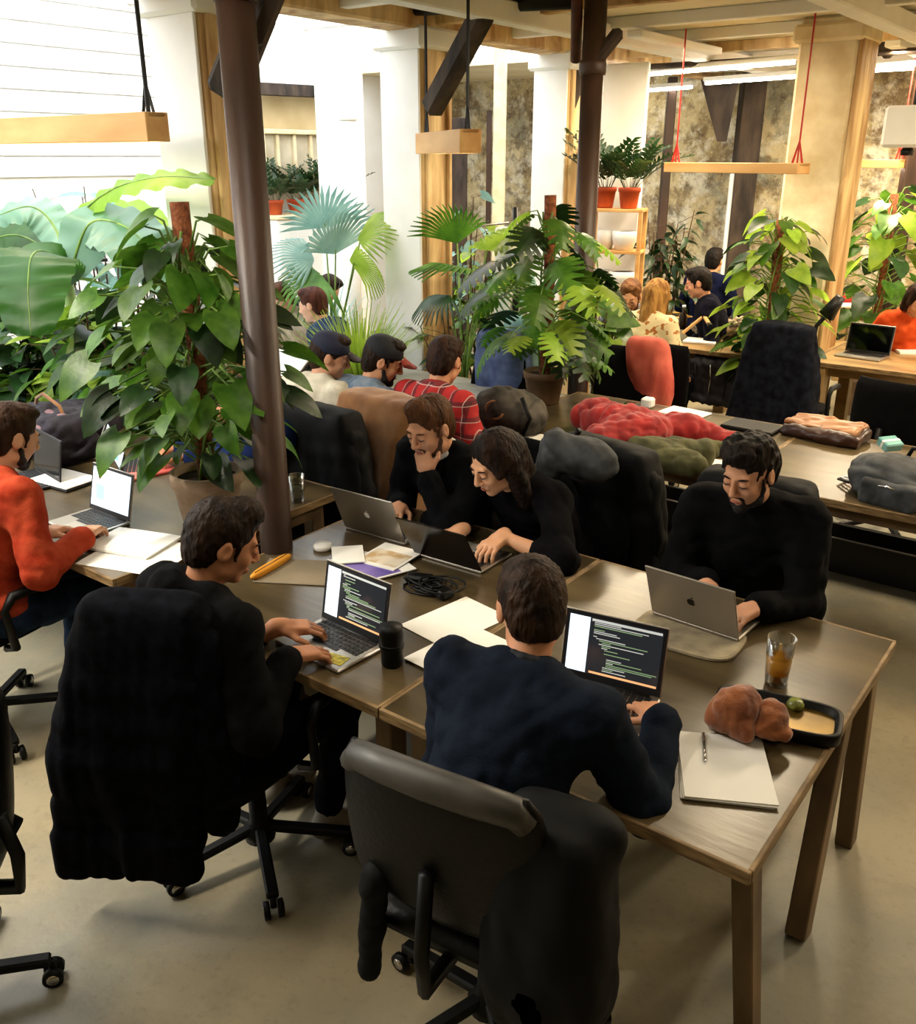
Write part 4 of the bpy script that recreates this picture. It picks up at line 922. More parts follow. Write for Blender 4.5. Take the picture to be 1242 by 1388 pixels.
# three men with their backs turned
yg = YB-.25
person(P2(503, 487, 1.17, yg, .2), yg, 'man in grey blue shirt with a dark red-peaked cap', lean=14, curve=12, hpitch=22, hyaw=-38, hat=('14161c', '8e3026'), hair='short', res=.012,
       top=('55657a', '7d8894'), pants=('18202c', '223044'), seed=37, topname='shirt', hc=('16100c', '2c2018'), beard='17110d', sk='c08a68', legs={-1: (-.14, .4), 1: (.14, .4)})
person(P2(434, 490, 1.14, YB, .2), YB, 'man in cream shirt with a dark blue cap', lean=14, curve=12, hpitch=18, hyaw=-50, hat=('1c2036', '2a1c24'), res=.014,
       top=('b3ab98', 'd2cbb8'), pants=('18202c', '223044'), seed=39, topname='shirt', detail=False, sk='c99476')
plaid = D.materials.new('red_plaid'); plaid.use_nodes = True; N_ = plaid.node_tree.nodes; K_ = plaid.node_tree.links
tc = N_.new('ShaderNodeTexCoord'); sx = N_.new('ShaderNodeSeparateXYZ'); K_.new(tc.outputs['Object'], sx.inputs[0])
def stripe(out, fr, th):
    a = N_.new('ShaderNodeMath'); a.operation = 'MULTIPLY'; a.inputs[1].default_value = fr; K_.new(out, a.inputs[0])
    b = N_.new('ShaderNodeMath'); b.operation = 'FRACT'; K_.new(a.outputs[0], b.inputs[0])
    c = N_.new('ShaderNodeMath'); c.operation = 'LESS_THAN'; c.inputs[1].default_value = th; K_.new(b.outputs[0], c.inputs[0]); return c.outputs[0]
col_ = rgb('a81e1e'); last = None
for (o_, fr, th, cc) in ((sx.outputs[0], 13, .32, '1a1620'), (sx.outputs[2], 13, .32, '1a1620'), (sx.outputs[0], 13, .05, 'd8b8b0'), (sx.outputs[2], 13, .05, 'd8b8b0')):
    mx = N_.new('ShaderNodeMix'); mx.data_type = 'RGBA'; st = stripe(o_, fr, th); mm_ = N_.new('ShaderNodeMath'); mm_.operation = 'MULTIPLY'; mm_.inputs[1].default_value = .62; K_.new(st, mm_.inputs[0]); K_.new(mm_.outputs[0], mx.inputs[0])
    if last is None: mx.inputs[6].default_value = col_
    else: K_.new(last, mx.inputs[6])
    mx.inputs[7].default_value = rgb(cc); last = mx.outputs[2]
K_.new(last, N_['Principled BSDF'].inputs['Base Color']); N_['Principled BSDF'].inputs['Roughness'].default_value = .85
person(P2(594, 494, 1.17, YB, .16), YB, 'man in a red plaid shirt seen from behind', lean=10, curve=12, hpitch=20, hyaw=4, res=.012, top=('a81e1e', 'a81e1e'), plaid=plaid, pants=('18202c', '223044'), seed=41, topname='plaid_shirt', hc=('1c120d', '38241a'), collar='8c1a1a')
office_chair(P2(414, 540, .9, YB, -.22), YB, 'office chair with dark blue back behind the man in cream shirt', arms=False, m=mat('dark_blue_upholstery', '12141f', '1c2030', rough=.8, scale=12))
hb = P2(519, 560, .98, YB, -.26)
office_chair(hb, YB, 'office chair under the tan brown coat', arms=False)
coat(hb, YB, 'tan brown suede coat hanging over an office chair', zt=1.02, zb=.40, w0=.44, w1=.48, y=-.27, m=m_brownc, fold=.024, split=False, seed=43)
# annex people
ya = math.radians(75)
person(P2(437, 425, 1.1, ya, .2), ya, 'person in blue sitting at the white annex table', lean=16, curve=12, detail=False, res=.017, top=('26344e', '3a4a68'), hc=('3a2018', '5a352a'), seed=45, sk='d8a890')
person(P2(396, 410, 1.1, YF, .2), YF, 'person at the far side of the white annex table', lean=18, curve=12, hpitch=30, detail=False, res=.017, top=('8a7a6a', 'b3a494'), seed=47, sk='d8a890', hc=('40281c', '5a3a2a'))
person(P2(408, 372, 1.15, YB-1.0, .2), YB-1.0, 'person in black bending down at the back of the annex', lean=30, curve=20, hpitch=40, detail=False, res=.017, top=('0e0f16', '1a1c2a'), seed=49, hood=True)
laptop((*px(396, 446, .74).xy, .74), 2.6, 'small open laptop on the white annex table', 105, .3, .2, screen='white')
# people by the old wall
person(P2(858, 394, 1.18, YF+.1, .22), YF+.1, 'man in grey sweater with glasses at the far oak table', lean=16, curve=12, hpitch=26, hyaw=10, res=.014, top=('6d7480', '8e95a0'), hc=('5a3820', '7c5534'), beard='6a4228', seed=51, sk='d8a07c', detail=True)
r = empty('eyeglasses', 'thin round glasses of the man in grey sweater', 'glasses', HEADS[-1][1]+Vector((.0, 0, 0)), YF+.1+.17)
M_ = Matrix.Rotation(math.radians(-28), 4, 'X')
for s in (-1, 1): MB().tube([(s*.031+.02*math.cos(k*PI/8), .108, .0+.018*math.sin(k*PI/8)) for k in range(17)], .0018, 6).xf(M_).build('rim', m_black, r, True)
MB().tube([(-.011, .11, 0), (.011, .11, 0)], .0018, 6).xf(M_).build('bridge', m_black, r, True)
yn = YB-.1
person(P2(884, 416, 1.12, yn, .12), yn, 'woman with curly fair hair in a cream flowered blouse', lean=8, curve=8, hpitch=18, hair='long', hc=('6b4520', 'b98a4a'), female=True, res=.014, seed=53, topname='blouse',
       topm=mat('flowered_cream_cloth', 'e6d3a4', 'a8682e', rough=.8, scale=22, detail=2, lo=.56, hi=.60), detail=False)
office_chair(P2(850, 456, .86, YB, -.22), YB, 'office chair with grey green back beside the woman with fair hair', arms=False, m=m_gfab, bw=.5, bz=.76)
yo = YF-1.1
person(P2(952, 384, 1.18, yo, .18), yo, 'man in black sweater seen from the side at the oak table', lean=10, curve=10, hpitch=18, hyaw=-5, res=.013, top=('0e0e14', '191926'), hc=('0f0c0b', '201815'), seed=55, sk='c88e6e')
office_chair(P2(992, 410, .85, yo, -.1), yo, 'dark office chair of the man at the oak table', arms=False, m=m_gfab)
person(P2(968, 352, 1.22, YB, .12), YB, 'person in dark navy seen from behind before the old wall', lean=4, curve=8, hpitch=10, detail=False, res=.016, top=('0d1020', '161b36'), hc=('0f0c0b', '201815'), seed=57)
yq = YF+.5
person(P2(1240, 405, 1.15, yq, .2), yq, 'person in orange top and beige jacket at the right edge', lean=16, curve=12, hpitch=24, hair='bob', detail=False, res=.015, top=('b8401c', 'd85a30'), hc=('1c120d', '38241a'), seed=59, female=True)
laptop((*px(1240, 455, .74).xy, .74), YF, 'dark laptop lid in front of the person in orange', 110, .32, .22, screen='off', m=m_darkalu, logo=None)
# chairs with garments in the middle
hc_ = P2(846, 500, .85, YF, -.2)
office_chair(hc_, YF, 'dark office chair with a coral garment just right of the second steel pillar', arms=False, bz=.74)
coat(hc_, YF, 'coral jacket over the office chair right of the second steel pillar', zt=1.0, zb=.60, w0=.20, w1=.16, y=-.27, t=.05, shift=-.13, drift=-.06, m=m_coral, split=False, sleeves=False, cat='jacket', nm='jacket', seed=61)
office_chair(P2(890, 505, .80, YF, -.2), YF, 'black office chair with a pale top rim between coral jacket and oak table', arms=False, bz=.74, bw=.5)
hd = P2(1068, 470, .95, YB, -.27)
office_chair(hd, YB-.15, 'office chair hidden under the large dark coat by the oak table')
coat(hd, YB-.15, 'large charcoal coat covering an office chair by the oak table', zt=1.04, zb=.26, w0=.38, w1=.60, y=-.27, m=mat('charcoal_wool', '121317', '1e2028', rough=.97, spec=.08, scale=20), fold=.02, seed=63, split=False)
office_chair((2.62, 5.27), YB-.2, 'black office chair at the right edge behind the grey backpack', bz=.74, base_rot=5)
# ---------------- things on the left desk
sheet(180, 738, .30, .22, yaw_px(118, 747, 215, 762), 'paper_stack', 'open stack of white papers at the corner of the left desk', h=.012, n=3)
slab('writing_pad', 'large white pad under the paper stack on the left desk', 'pad', px(190, 752, .74), yaw_px(118, 747, 215, 762), .36, .30, .002, m_paper)
for o in D.objects:
    if o.name.startswith('paper_stack'): o.location.z = .7425
slab('notebook', 'white notebook on a dark folder beside the laptop with white page', 'notebook', px(88, 650, .752), YB+.1, .27, .19, .008, m_paper)
slab('folder', 'dark folder under the white notebook on the left desk', 'folder', px(90, 652, .74), YB+.1, .30, .22, .011, m_leather)
slab('notebook', 'small white notebook near the bags on the left desk', 'notebook', px(128, 616, .74), YB+.4, .21, .16, .012, m_paper)
slab('case', 'pink red flat case behind the laptop with white page', 'case', px(196, 640, .74), YB-.2, .2, .26, .014, mat('pink_red_case', 'b5443c', 'cf7a70', rough=.5, scale=3), .004)
laptop((*px(36, 655, .74).xy, .74), yaw_px(20, 640, 64, 668), 'dark laptop beside the head of the man in the red shirt', 100, .32, .2, screen='off', m=m_darkalu, logo=None)
m_bagp = mat('mauve_bag_cloth', '5a4248', '84666a', rough=.8, scale=8); m_bagd = mat('dark_bag_cloth', '16131a', '2a2630', rough=.8, scale=8)
p = px(72, 588, .86); r = empty('shoulder_bag', 'slouchy mauve and black shoulder bag on the left desk', 'bag', p, YB)
blob('bag_body', [rbx((0, 0, 0), (.16, .08, .07), .04), ell((-.08, 0, .07), (.08, .06, .05), None, .05)], .012, m_bagd, r, wrinkle(.014, .17, 3, crease=.7))
blob('bag_flap', [rbx((.0, -.05, .03), (.13, .05, .045), .03, rot(18, 'X'))], .012, m_bagp, r, wrinkle(.010, .15, 5, crease=.7))
MB().tube([(-.15, 0, .06), (-.1, 0, .17), (0, -.02, .21), (.1, 0, .16), (.16, 0, .05)], .009, 8).build('strap', m_brownc, r, True)
p = px(115, 578, .83); r = empty('rucksack', 'dark rucksack with pale zips lying behind the mauve bag', 'bag', p, YB-.4)
blob('bag_body', [rbx((0, 0, 0), (.18, .1, .05), .045), ell((.1, 0, .05), (.1, .08, .05), None, .05)], .012, m_bagd, r, wrinkle(.014, .17, 8, crease=.7))
MB().tube([(-.18, -.09, .05), (-.05, -.13, .09), (.12, -.1, .1), (.2, -.02, .06)], .006, 6).build('zip', m_whitep, r, True)
# glass of water and adapter near the pillar
p = px(404, 680, .74); r = empty('water_glass', 'tall ribbed glass of water right of the tall steel pillar', 'glass', p)
MB().lathe([(0, 0), (.027, 0), (.029, .01), (.036, .125), (.0335, .125), (.0265, .014), (0, .012)], 28).build('glass_wall', m_clear, r, True)
MB().lathe([(0, .0135), (.0263, .0145), (.0305, .075), (0, .075)], 28).build('water', m_water, r, True)
p = px(340, 697, .74); r = empty('adapter', 'white charger cube beside the terracotta pot', 'adapter', p, .5)
MB().box((0, 0, .025), (.08, .06, .045), None, .01).build('shell', m_whitep, r); MB().tube([(.04, 0, .02), (.08, .02, .01), (.09, .08, .006), (.0, .12, .006)], .004, 6).build('lead', m_whitep, r, True)
# ---------------- middle table
def garment(name, label, cat, pts, m, amp=.013, res=.011, seed=1, wl=.12):
    P = []; pts = [Vector(q[:3]).to_tuple()+tuple(q[3:]) for q in pts]
    o0 = Vector(pts[0][:3]); o0.z = .745
    for i in range(0, len(pts)-1, 2):
        a, b = pts[i], pts[i+1]; P.append(cap(Vector(a[:3])-o0, Vector(b[:3])-o0, a[3], b[3], .06))
    P.append(pln((0, 0, 0), (0, 0, -1), .01))
    r = empty(name, label, cat, o0)
    blob('cloth', P, .009, m, r, wrinkle(amp*1.25, wl*1.6, seed, (1, 1, .6), .8))
    return r
def q_(x, y, z, r_): return (*px(x, y, z), r_)
garment('red_coat', 'bright red coat lying crumpled on the middle table', 'coat', [q_(802, 566, .82, .085), q_(848, 580, .84, .10), q_(815, 600, .80, .08), q_(880, 588, .83, .085), q_(860, 582, .82, .07), q_(930, 586, .82, .07), q_(930, 586, .82, .07), q_(992, 600, .79, .04)], m_redcoat, seed=71)
garment('olive_jacket', 'olive green jacket lying under the red coat sleeve', 'jacket', [q_(868, 612, .79, .06), q_(950, 614, .80, .06), q_(900, 624, .78, .05), q_(940, 630, .78, .05), q_(950, 610, .78, .04), q_(1000, 606, .765, .025)], m_olive, seed=73, amp=.012)
slab('tablet', 'white closed tablet on the middle table behind the red coat', 'tablet', px(928, 561, .74), YB-.1, .26, .19, .012, m_whitep, .004)
slab('notebook', 'thick black notebook between red coat sleeve and brown bag', 'notebook', px(1020, 581, .74), YB-.05, .30, .20, .022, m_leather, .006)
slab('paper_sheet', 'loose paper at the near edge under the olive jacket', 'paper', px(975, 632, .74), YB+.2, .3, .21, .002, m_paper, 0)
r = empty('charger', 'white charger box at the far edge of the middle table', 'charger', px(878, 552, .74), YB)
MB().box((0, 0, .03), (.07, .07, .06), None, .01).build('shell', m_whitep, r); MB().box((-.08, -.06, .015), (.09, .06, .03), None, .01).build('plug', m_chrome, r)
p = px(1118, 594, .74); r = empty('leather_bag', 'tan and dark brown leather bag on the middle table', 'bag', p, YB-.12)
m_tan = mat('tan_leather', '7a4e2c', '9c6c42', rough=.45, scale=6)
blob('bag_body', [rbx((0, 0, .035), (.19, .09, .012), .022, None, .03), ell((.03, -.06, .03), (.17, .07, .03), None, .03)], .009, mat('dark_brown_leather', '24120c', '3a2014', rough=.4, scale=6), r, wrinkle(.007, .1, 3))
blob('bag_flap', [rbx((-.01, .02, .07), (.18, .085, .006), .014, rot(4, 'X'), .02)], .009, m_tan, r, wrinkle(.008, .1, 6))
p = px(1222, 655, .80); r = empty('backpack', 'grey backpack with cables at the right end of the middle table', 'backpack', p, YB-.2)
blob('front_pocket', [rbx((.02, -.165, -.01), (.10, .012, .035), .018, None, .02)], .009, m_grey, r, wrinkle(.006, .12, 4, crease=.7))
MB().tube([(-.09, -.19, .02), (.02, -.2, .035), (.13, -.19, .02)], .004, 6).build('zip', m_chrome, r, True)
MB().tube([(-.02, .05, .09), (.0, .06, .15), (.07, .06, .16), (.1, .05, .09)], .010, 8).build('grab_handle', m_plast, r, True)
blob('pack_body', [ell((.02, 0, -.01), (.22, .17, .09), None, .03), ell((-.05, -.04, .04), (.15, .11, .07), None, .05), ell((.14, .03, .01), (.1, .1, .07), None, .05)], .010, m_grey, r, wrinkle(.014, .2, 9, crease=.7))
for i in range(3): MB().tube([(-.2, -.08+.03*i, -.03), (-.27, -.04+.03*i, -.04), (-.26, .05, -.045), (-.18, .08-.02*i, 0)], .006, 6).build('cord', m_whitep if i else m_plast, r, True)
p = px(1205, 612, .80); r = empty('tissue_box', 'small teal box on the grey backpack', 'box', p+Vector((0, 0, .04)), .3)
MB().box((0, 0, 0), (.10, .08, .045), rot(20, 'X'), .006).build('carton', mat('teal_card', '5c9a98', '86b8b4', rough=.5, scale=3), r); MB().box((0, 0, .0), (.102, .02, .047), rot(20, 'X'), .004).build('band', m_whitep, r)
r = empty('cable', 'short tangle of pale cable beside the brown leather bag', 'cable', px(1010, 603, .745))
MB().tube([(.08*math.cos(k*.9)*(.4+.02*k), .05*math.sin(k*.9), .006+.002*k) for k in range(14)], .006, 6).build('lead', m_whitep, r, True)
# backpacks and cloth near the second plant
p = px(690, 556, .86); r = empty('backpack', 'grey beige backpack standing on the table below the monstera', 'backpack', p, YB+.3)
blob('pack_body', [ell((0, .02, -.01), (.19, .13, .115), None, .03), ell((-.03, -.05, .05), (.13, .08, .08), None, .04), ell((.1, .0, -.04), (.10, .12, .08), None, .04)], .010, mat('beige_grey_cloth', '25231f', '544f46', rough=.85, scale=8), r, wrinkle(.012, .2, 11, crease=.7))
MB().tube([(.1, -.1, .1), (.16, -.14, 0), (.12, -.12, -.1)], .012, 8).build('strap', m_plast, r, True)
MB().tube([(-.04+.05*math.cos(k*.5), -.13+.01*math.sin(k), .03+.05*math.sin(k*.5)) for k in range(13)], .008, 6).build('handle_loop', m_brownc, r, True)
p = px(668, 590, .74); slab('paper_sheet', 'white paper at the near edge under the grey beige backpack', 'paper', px(735, 594, .74), YB, .2, .12, .003, m_paper, 0)
hj = px(650, 500, .9)
r = office_chair((hj.x, hj.y), YF, 'office chair with a blue jacket among the plants', arms=False)
coat((hj.x, hj.y), YF, 'slate blue jacket on a chair between second column and monstera', zt=1.05, zb=.55, w0=.26, w1=.3, y=-.25, m=mat('slate_blue_cloth', '333f66', '5a6a94', rough=.8, scale=8), split=False, cat='jacket', nm='jacket', seed=81)
p = px(700, 470, 1.0); coat((p.x, p.y), YF, 'pale cyan garment hanging left of the monstera stem', zt=1.12, zb=.75, w0=.16, w1=.26, y=-.1, m=mat('pale_cyan_cloth', '7fb0bb', 'a6ccd2', rough=.8, scale=8), split=False, cat='garment', nm='garment', seed=83, sleeves=False)
p = px(788, 618, 1.02)
r = empty('backpack', 'grey backpack resting on the chair of the long haired woman', 'backpack', p, YF)
blob('pack_body', [ell((-.02, 0, -.01), (.13, .07, .075), None, .03), cap((.1, .03, .04), (.14, .05, -.12), .05, .04, .04)], .011, m_grey, r, wrinkle(.012, .2, 13, crease=.8))
MB().tube([(.06, -.08, .08), (.12, -.11, 0), (.10, -.1, -.12), (.04, -.1, -.2)], .014, 8).build('strap', m_plast, r, True)
# ---------------- far oak tables
laptop((*px(1168, 484, .74).xy, .74), YB-.1, 'open laptop with dark screen on the oak table at the right', 100, .34, .22, screen='off', m=m_alu, logo=None)
p = px(1218, 462, .78); r = empty('headphones', 'black and silver headphones behind the open laptop on the oak table', 'headphones', p, YB)
MB().tube([(.09*math.cos(k*PI/10), 0, .09*math.sin(k*PI/10)) for k in range(11)], .009, 8).build('headband', m_chrome, r, True)
for s in (-1, 1): MB().tube([(s*.09, -.0, 0), (s*.06, -.0, 0)], .04, 16).build('ear_cup', m_plast, r, True)
slab('book', 'white book lying right of the headphones', 'book', px(1238, 478, .74), YB+.5, .25, .18, .02, m_paper, .002)
slab('notebook', 'pale notebook on the oak table in front of the scarf heap', 'notebook', px(950, 464, .74), YB+.2, .26, .19, .02, m_paper, .004)
laptop((*px(914, 428, .74).xy, .74), YF-.6, 'laptop lid with orange print between the woman and the man in black', 112, .3, .22, screen='white', m=mat('orange_lid', 'b98632', 'd8ae5c', rough=.4, scale=6), logo='dark')
p = px(985, 446, .80); r = empty('scarf', 'heaped brown and grey striped scarf on the oak table', 'scarf', p, YB)
blob('scarf_folds', [ell((-.15, 0, 0), (.16, .13, .07), None, .05), ell((.08, 0, .01), (.2, .14, .08), None, .05), pln((0, 0, -.055), (0, 0, -1))], .014, mat('striped_scarf_cloth', '3a2a22', 'a08c74', rough=.9, scale=16, stretch=(1, .2, 1.5), lo=.45, hi=.55), r, wrinkle(.03, .1, 15))
for i, (x0, y0, x1, y1) in enumerate(((925, 452, 962, 422), (942, 408, 962, 440))):
    a, b = px(x0, y0, .80), px(x1, y1, .98); r = empty('wooden_rod', ['wooden rod leaning over the scarf heap', 'shorter wooden rod leaning the other way over the scarf heap'][i], 'rod', a)
    MB().beam((0, 0, 0), b-a, .03, .02).build('rod_shaft', m_pine, r); MB().beam((b-a)*.98, (b-a)*1.04, .034, .024).build('end_cap', m_leather, r)
p = px(925, 446, .74); r = empty('bottle', 'small dark bottle on the oak table before the fair haired woman', 'bottle', p)
MB().lathe([(0, 0), (.035, 0), (.036, .01), (.036, .11), (.015, .15), (.014, .19)], 16).build('bottle_body', mat('dark_bottle_glass', '1b120c', rough=.1), r, True); MB().lathe([(.016, .19), (.016, .21), (0, .21)], 12).build('bottle_cap', m_whitep, r, True)
p = px(985, 495, .62); r = empty('duffel_bag', 'black mesh bag hanging beside the oak table leg', 'bag', p, YB)
blob('bag_body', [rbx((0, 0, -.12), (.22, .10, .14), .05)], .014, m_bagd, r, wrinkle(.012, .09, 17))
for k in range(4): MB().tube([(-.2+.13*k, -.155, .02), (-.19+.13*k, -.16, -.1), (-.2+.13*k, -.155, -.22)], .006, 6).build('strap', m_chrome if k % 2 else m_plast, r, True)
p = px(1143, 408, .80); r = empty('hat', 'red hat on a pale cushion on the far table', 'hat', p, YB)
blob('crown', [ell((0, 0, .02), (.14, .14, .1)), pln((0, 0, 0), (0, 0, -1))], .012, m_redcoat, r); MB().lathe([(0, -.06), (.16, -.05), (.17, -.02), (.15, 0), (0, 0)], 24).build('cushion', m_paper, r, True)
p = px(1100, 464, .9); r = empty('lamp_arm', 'black desk lamp with bent arm beside the plastered pillar', 'lamp', (p.x, p.y, .74), YB)
MB().lathe([(0, 0), (.08, 0), (.08, .02), (0, .025)], 20).build('lamp_base', m_black, r, True); MB().tube([(0, 0, .02), (.02, 0, .28), (.12, 0, .42)], .016, 8).build('arm', m_black, r, True)
MB().tube([(.08, 0, .36), (.16, 0, .50)], [.06, .035], 14).build('lamp_shade', m_black, r, True)
# ---------------- plants
def leafmat(name, c1, c2, rand=.25, transl=.35, rough=.4): return mat(name, c1, c2, rough=rough, scale=2.2, detail=2, rand=rand, transl=transl, bump=.1, bscale=12, lo=.3, hi=.75)
g_mid = leafmat('leaf_mid_green', '2f5618', '628c30'); g_dark = leafmat('leaf_dark_green', '142a14', '2c4c22', transl=.2); g_lime = leafmat('leaf_lime', '7fa832', 'b9d455', transl=.5)
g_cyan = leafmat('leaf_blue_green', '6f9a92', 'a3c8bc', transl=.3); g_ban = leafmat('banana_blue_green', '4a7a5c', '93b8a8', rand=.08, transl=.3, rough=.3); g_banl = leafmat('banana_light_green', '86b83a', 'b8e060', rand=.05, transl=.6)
g_band = leafmat('banana_deep_green', '24481a', '3f6e2a', rand=.05, transl=.4); m_stem = mat('green_stem', '4a6a28', '7a9a44', rough=.5, scale=12); m_moss = mat('coir_pole', '5a2f1a', '8a5232', rough=.95, scale=40, bump=1, bscale=70)
m_twig = mat('brown_stem', '3a2a1a', '5e4630', rough=.8, scale=14)
def leaf_heart(Lh, Wd, droop=.25, fold=.12, nt=7, ns=6, lobe=.16, tip=1.0):
    V = []; F = []
    for i in range(nt+1):
        t = i/nt; w = Wd/2*(math.sin(PI*min(1, t*.93+.07)**.62)**.75 if t < 1 else 0)*(1 if t < .999 else .0)
        for j in range(-ns//2, ns//2+1):
            s = j/(ns//2); V.append(Vector((s*w, Lh*t-lobe*Lh*abs(s)**1.5*(1-t)**2.2*(1 if i else 1), -droop*Lh*t*t+fold*abs(s)*w+.03*Lh*math.sin(t*9+s*4)*abs(s)*.5)))
    m = ns+1
    for i in range(nt):
        for j in range(ns): F.append((i*m+j, i*m+j+1, (i+1)*m+j+1, (i+1)*m+j))
    return V, F
def leaf_lance(Lh, Wd, droop=.3, fold=.2, nt=5):
    V = []; F = []
    for i in range(nt+1):
        t = i/nt; w = Wd/2*math.sin(PI*t**.8)**.8 if 0 < t < 1 else .002
        V += [Vector((-w, Lh*t, -droop*Lh*t*t+fold*w)), Vector((0, Lh*t, -droop*Lh*t*t)), Vector((w, Lh*t, -droop*Lh*t*t+fold*w))]
    for i in range(nt):
        for j in range(2): F.append((i*3+j, i*3+j+1, i*3+j+4, i*3+j+3))
    return V, F
def leaf_monstera(Lh, Wd, lobes=6, droop=.25):
    V = []; F = []
    def z(t, s): return -droop*Lh*t*t-.10*Wd*s*s
    for sd in (-1, 1):
        for k in range(lobes):
            t0 = k/lobes; t1 = (k+1)/lobes; tm = (t0+t1)/2
            w = Wd/2*(.62+.55*math.sin(PI*(tm*.8+.1)))*(1-.55*tm**3)
            n = len(V)
            for (s, a, b) in ((0, t0, t1), (.35, t0, t1), (.7, t0+.015+.06, t1+.05-.015), (1.0, t0+.13, t1+.04)):
                for t in (a, b): V.append(Vector((sd*s*w, Lh*(t-.1*(1-t)*s), z(t, s))))
            for q in range(3): F.append((n+q*2, n+q*2+1, n+q*2+3, n+q*2+2) if sd < 0 else (n+q*2, n+q*2+2, n+q*2+3, n+q*2+1))
    return V, F
def leaf_fan(R_, seg=18, spread=150):
    V = []; F = []
    for k in range(seg):
        a0 = math.radians(-spread/2+spread*k/seg); a1 = math.radians(-spread/2+spread*(k+1)/seg); am = (a0+a1)/2; n = len(V)
        for (rr, aw, dz) in ((.02, 1, 0), (.45, 1, 0), (.72, .75, -.05), (1, .05, -.28)):
            for a in (am+(a0-am)*aw, am, am+(a1-am)*aw):
                zf = .03*R_*rr if a == am else 0
                V.append(Vector((math.sin(a)*R_*rr, math.cos(a)*R_*rr, dz*R_+zf)))
        for i in range(3):
            for j in range(2): F.append((n+i*3+j, n+i*3+j+1, n+(i+1)*3+j+1, n+(i+1)*3+j))
    return V, F
def frond(Lh, n=9, lw=.028, ll=.075, arch=.35):
    V = []; F = []; mb = MB(); pts = [Vector((0, Lh*t*.55*(1+.3*t), Lh*t*(1-arch*t))) for t in [i/6 for i in range(7)]]
    mb.tube(pts, [.005-.0005*i for i in range(7)], 5)
    for k in range(2, n*2):
        t = .15+.85*k/(n*2); i = min(5, int(t*6)); p = pts[i].lerp(pts[i+1], t*6-i); d = (pts[i+1]-pts[i]).normalized(); s = -1 if k % 2 else 1
        v, f = leaf_lance(ll*(1.1-.4*t), lw, .15, .3, 3); y = (Vector((s*.85, 0, 0))+d*.6+Vector((0, 0, .15))).normalized(); z = y.cross(Vector((1, 0, 0))*s).normalized() if abs(y.x) < .95 else Vector((0, -.5, .8)); x = y.cross(z).normalized(); z = x.cross(y)
        M = Matrix((x, y, z)).transposed(); mb.add([M @ q+p for q in v], f)
    return mb.V, mb.F
_lm = {}
def leafmesh(kind, m, var):
    key = (kind, m.name, var)
    if key not in _lm:
        V, F = {'heart': lambda: leaf_heart(1, .78, .22+.12*var, .1+.08*(var % 2)), 'lance': lambda: leaf_lance(1, .34, .2+.2*var, .25), 'round': lambda: leaf_heart(1, 1.0, .1+.1*var, .15, lobe=.22),
                'monstera': lambda: leaf_monstera(1, .95, 6, .2+.12*var), 'fan': lambda: leaf_fan(1, 18, 130+20*var), 'frond': lambda: frond(1, 9, .07, .2, .25+.12*var),
                'small': lambda: leaf_heart(1, .7, .3, .2, 4, 4)}[kind]()
        me = D.meshes.new('leaf'); me.from_pydata([tuple(v) for v in V], [], F); me.polygons.foreach_set('use_smooth', [True]*len(F)); me.materials.append(m); me.update(); _lm[key] = me
    return _lm[key]
def leaf(parent, kind, m, p, d, s, rs, name='leaf', roll=25):
    y = Vector(d).normalized(); up = Vector((0, 0, 1))+Vector((rs.uniform(-.3, .3), rs.uniform(-.3, .3), 0)); x = y.cross(up)
    x = x.normalized() if x.length > .05 else Vector((1, 0, 0)); z = x.cross(y)
    M = Matrix.Translation(p) @ (Matrix((x, y, z)).transposed() @ rot(rs.uniform(-roll, roll), 'Y')).to_4x4() @ Matrix.Diagonal((s, s, s, 1))
    o = D.objects.new(name, leafmesh(kind, m, rs.randrange(3))); COL.objects.link(o); o.parent = parent; o.matrix_local = M
    return o
def pot(parent, r, h, m, z=0, soil=True, rim=True):
    pr = [(0, z), (r*.70, z), (r*.74, z+.01), (r*.93, z+h*.78)]
    pr += ([(r, z+h*.79), (r*1.02, z+h*.98), (r*.99, z+h), (r*.90, z+h), (r*.86, z+h*.8), (0, z+h*.79)] if rim else [(r, z+h), (r*.92, z+h), (r*.86, z+h*.8), (0, z+h*.79)])
    MB().lathe(pr, 28).build('pot', m, parent, True)
    MB().lathe([(0, z+h*.86), (r*.5, z+h*.875), (r*.885, z+h*.86), (r*.87, z+h*.8), (0, z+h*.8)], 20).build('soil', m_soil, parent, True)
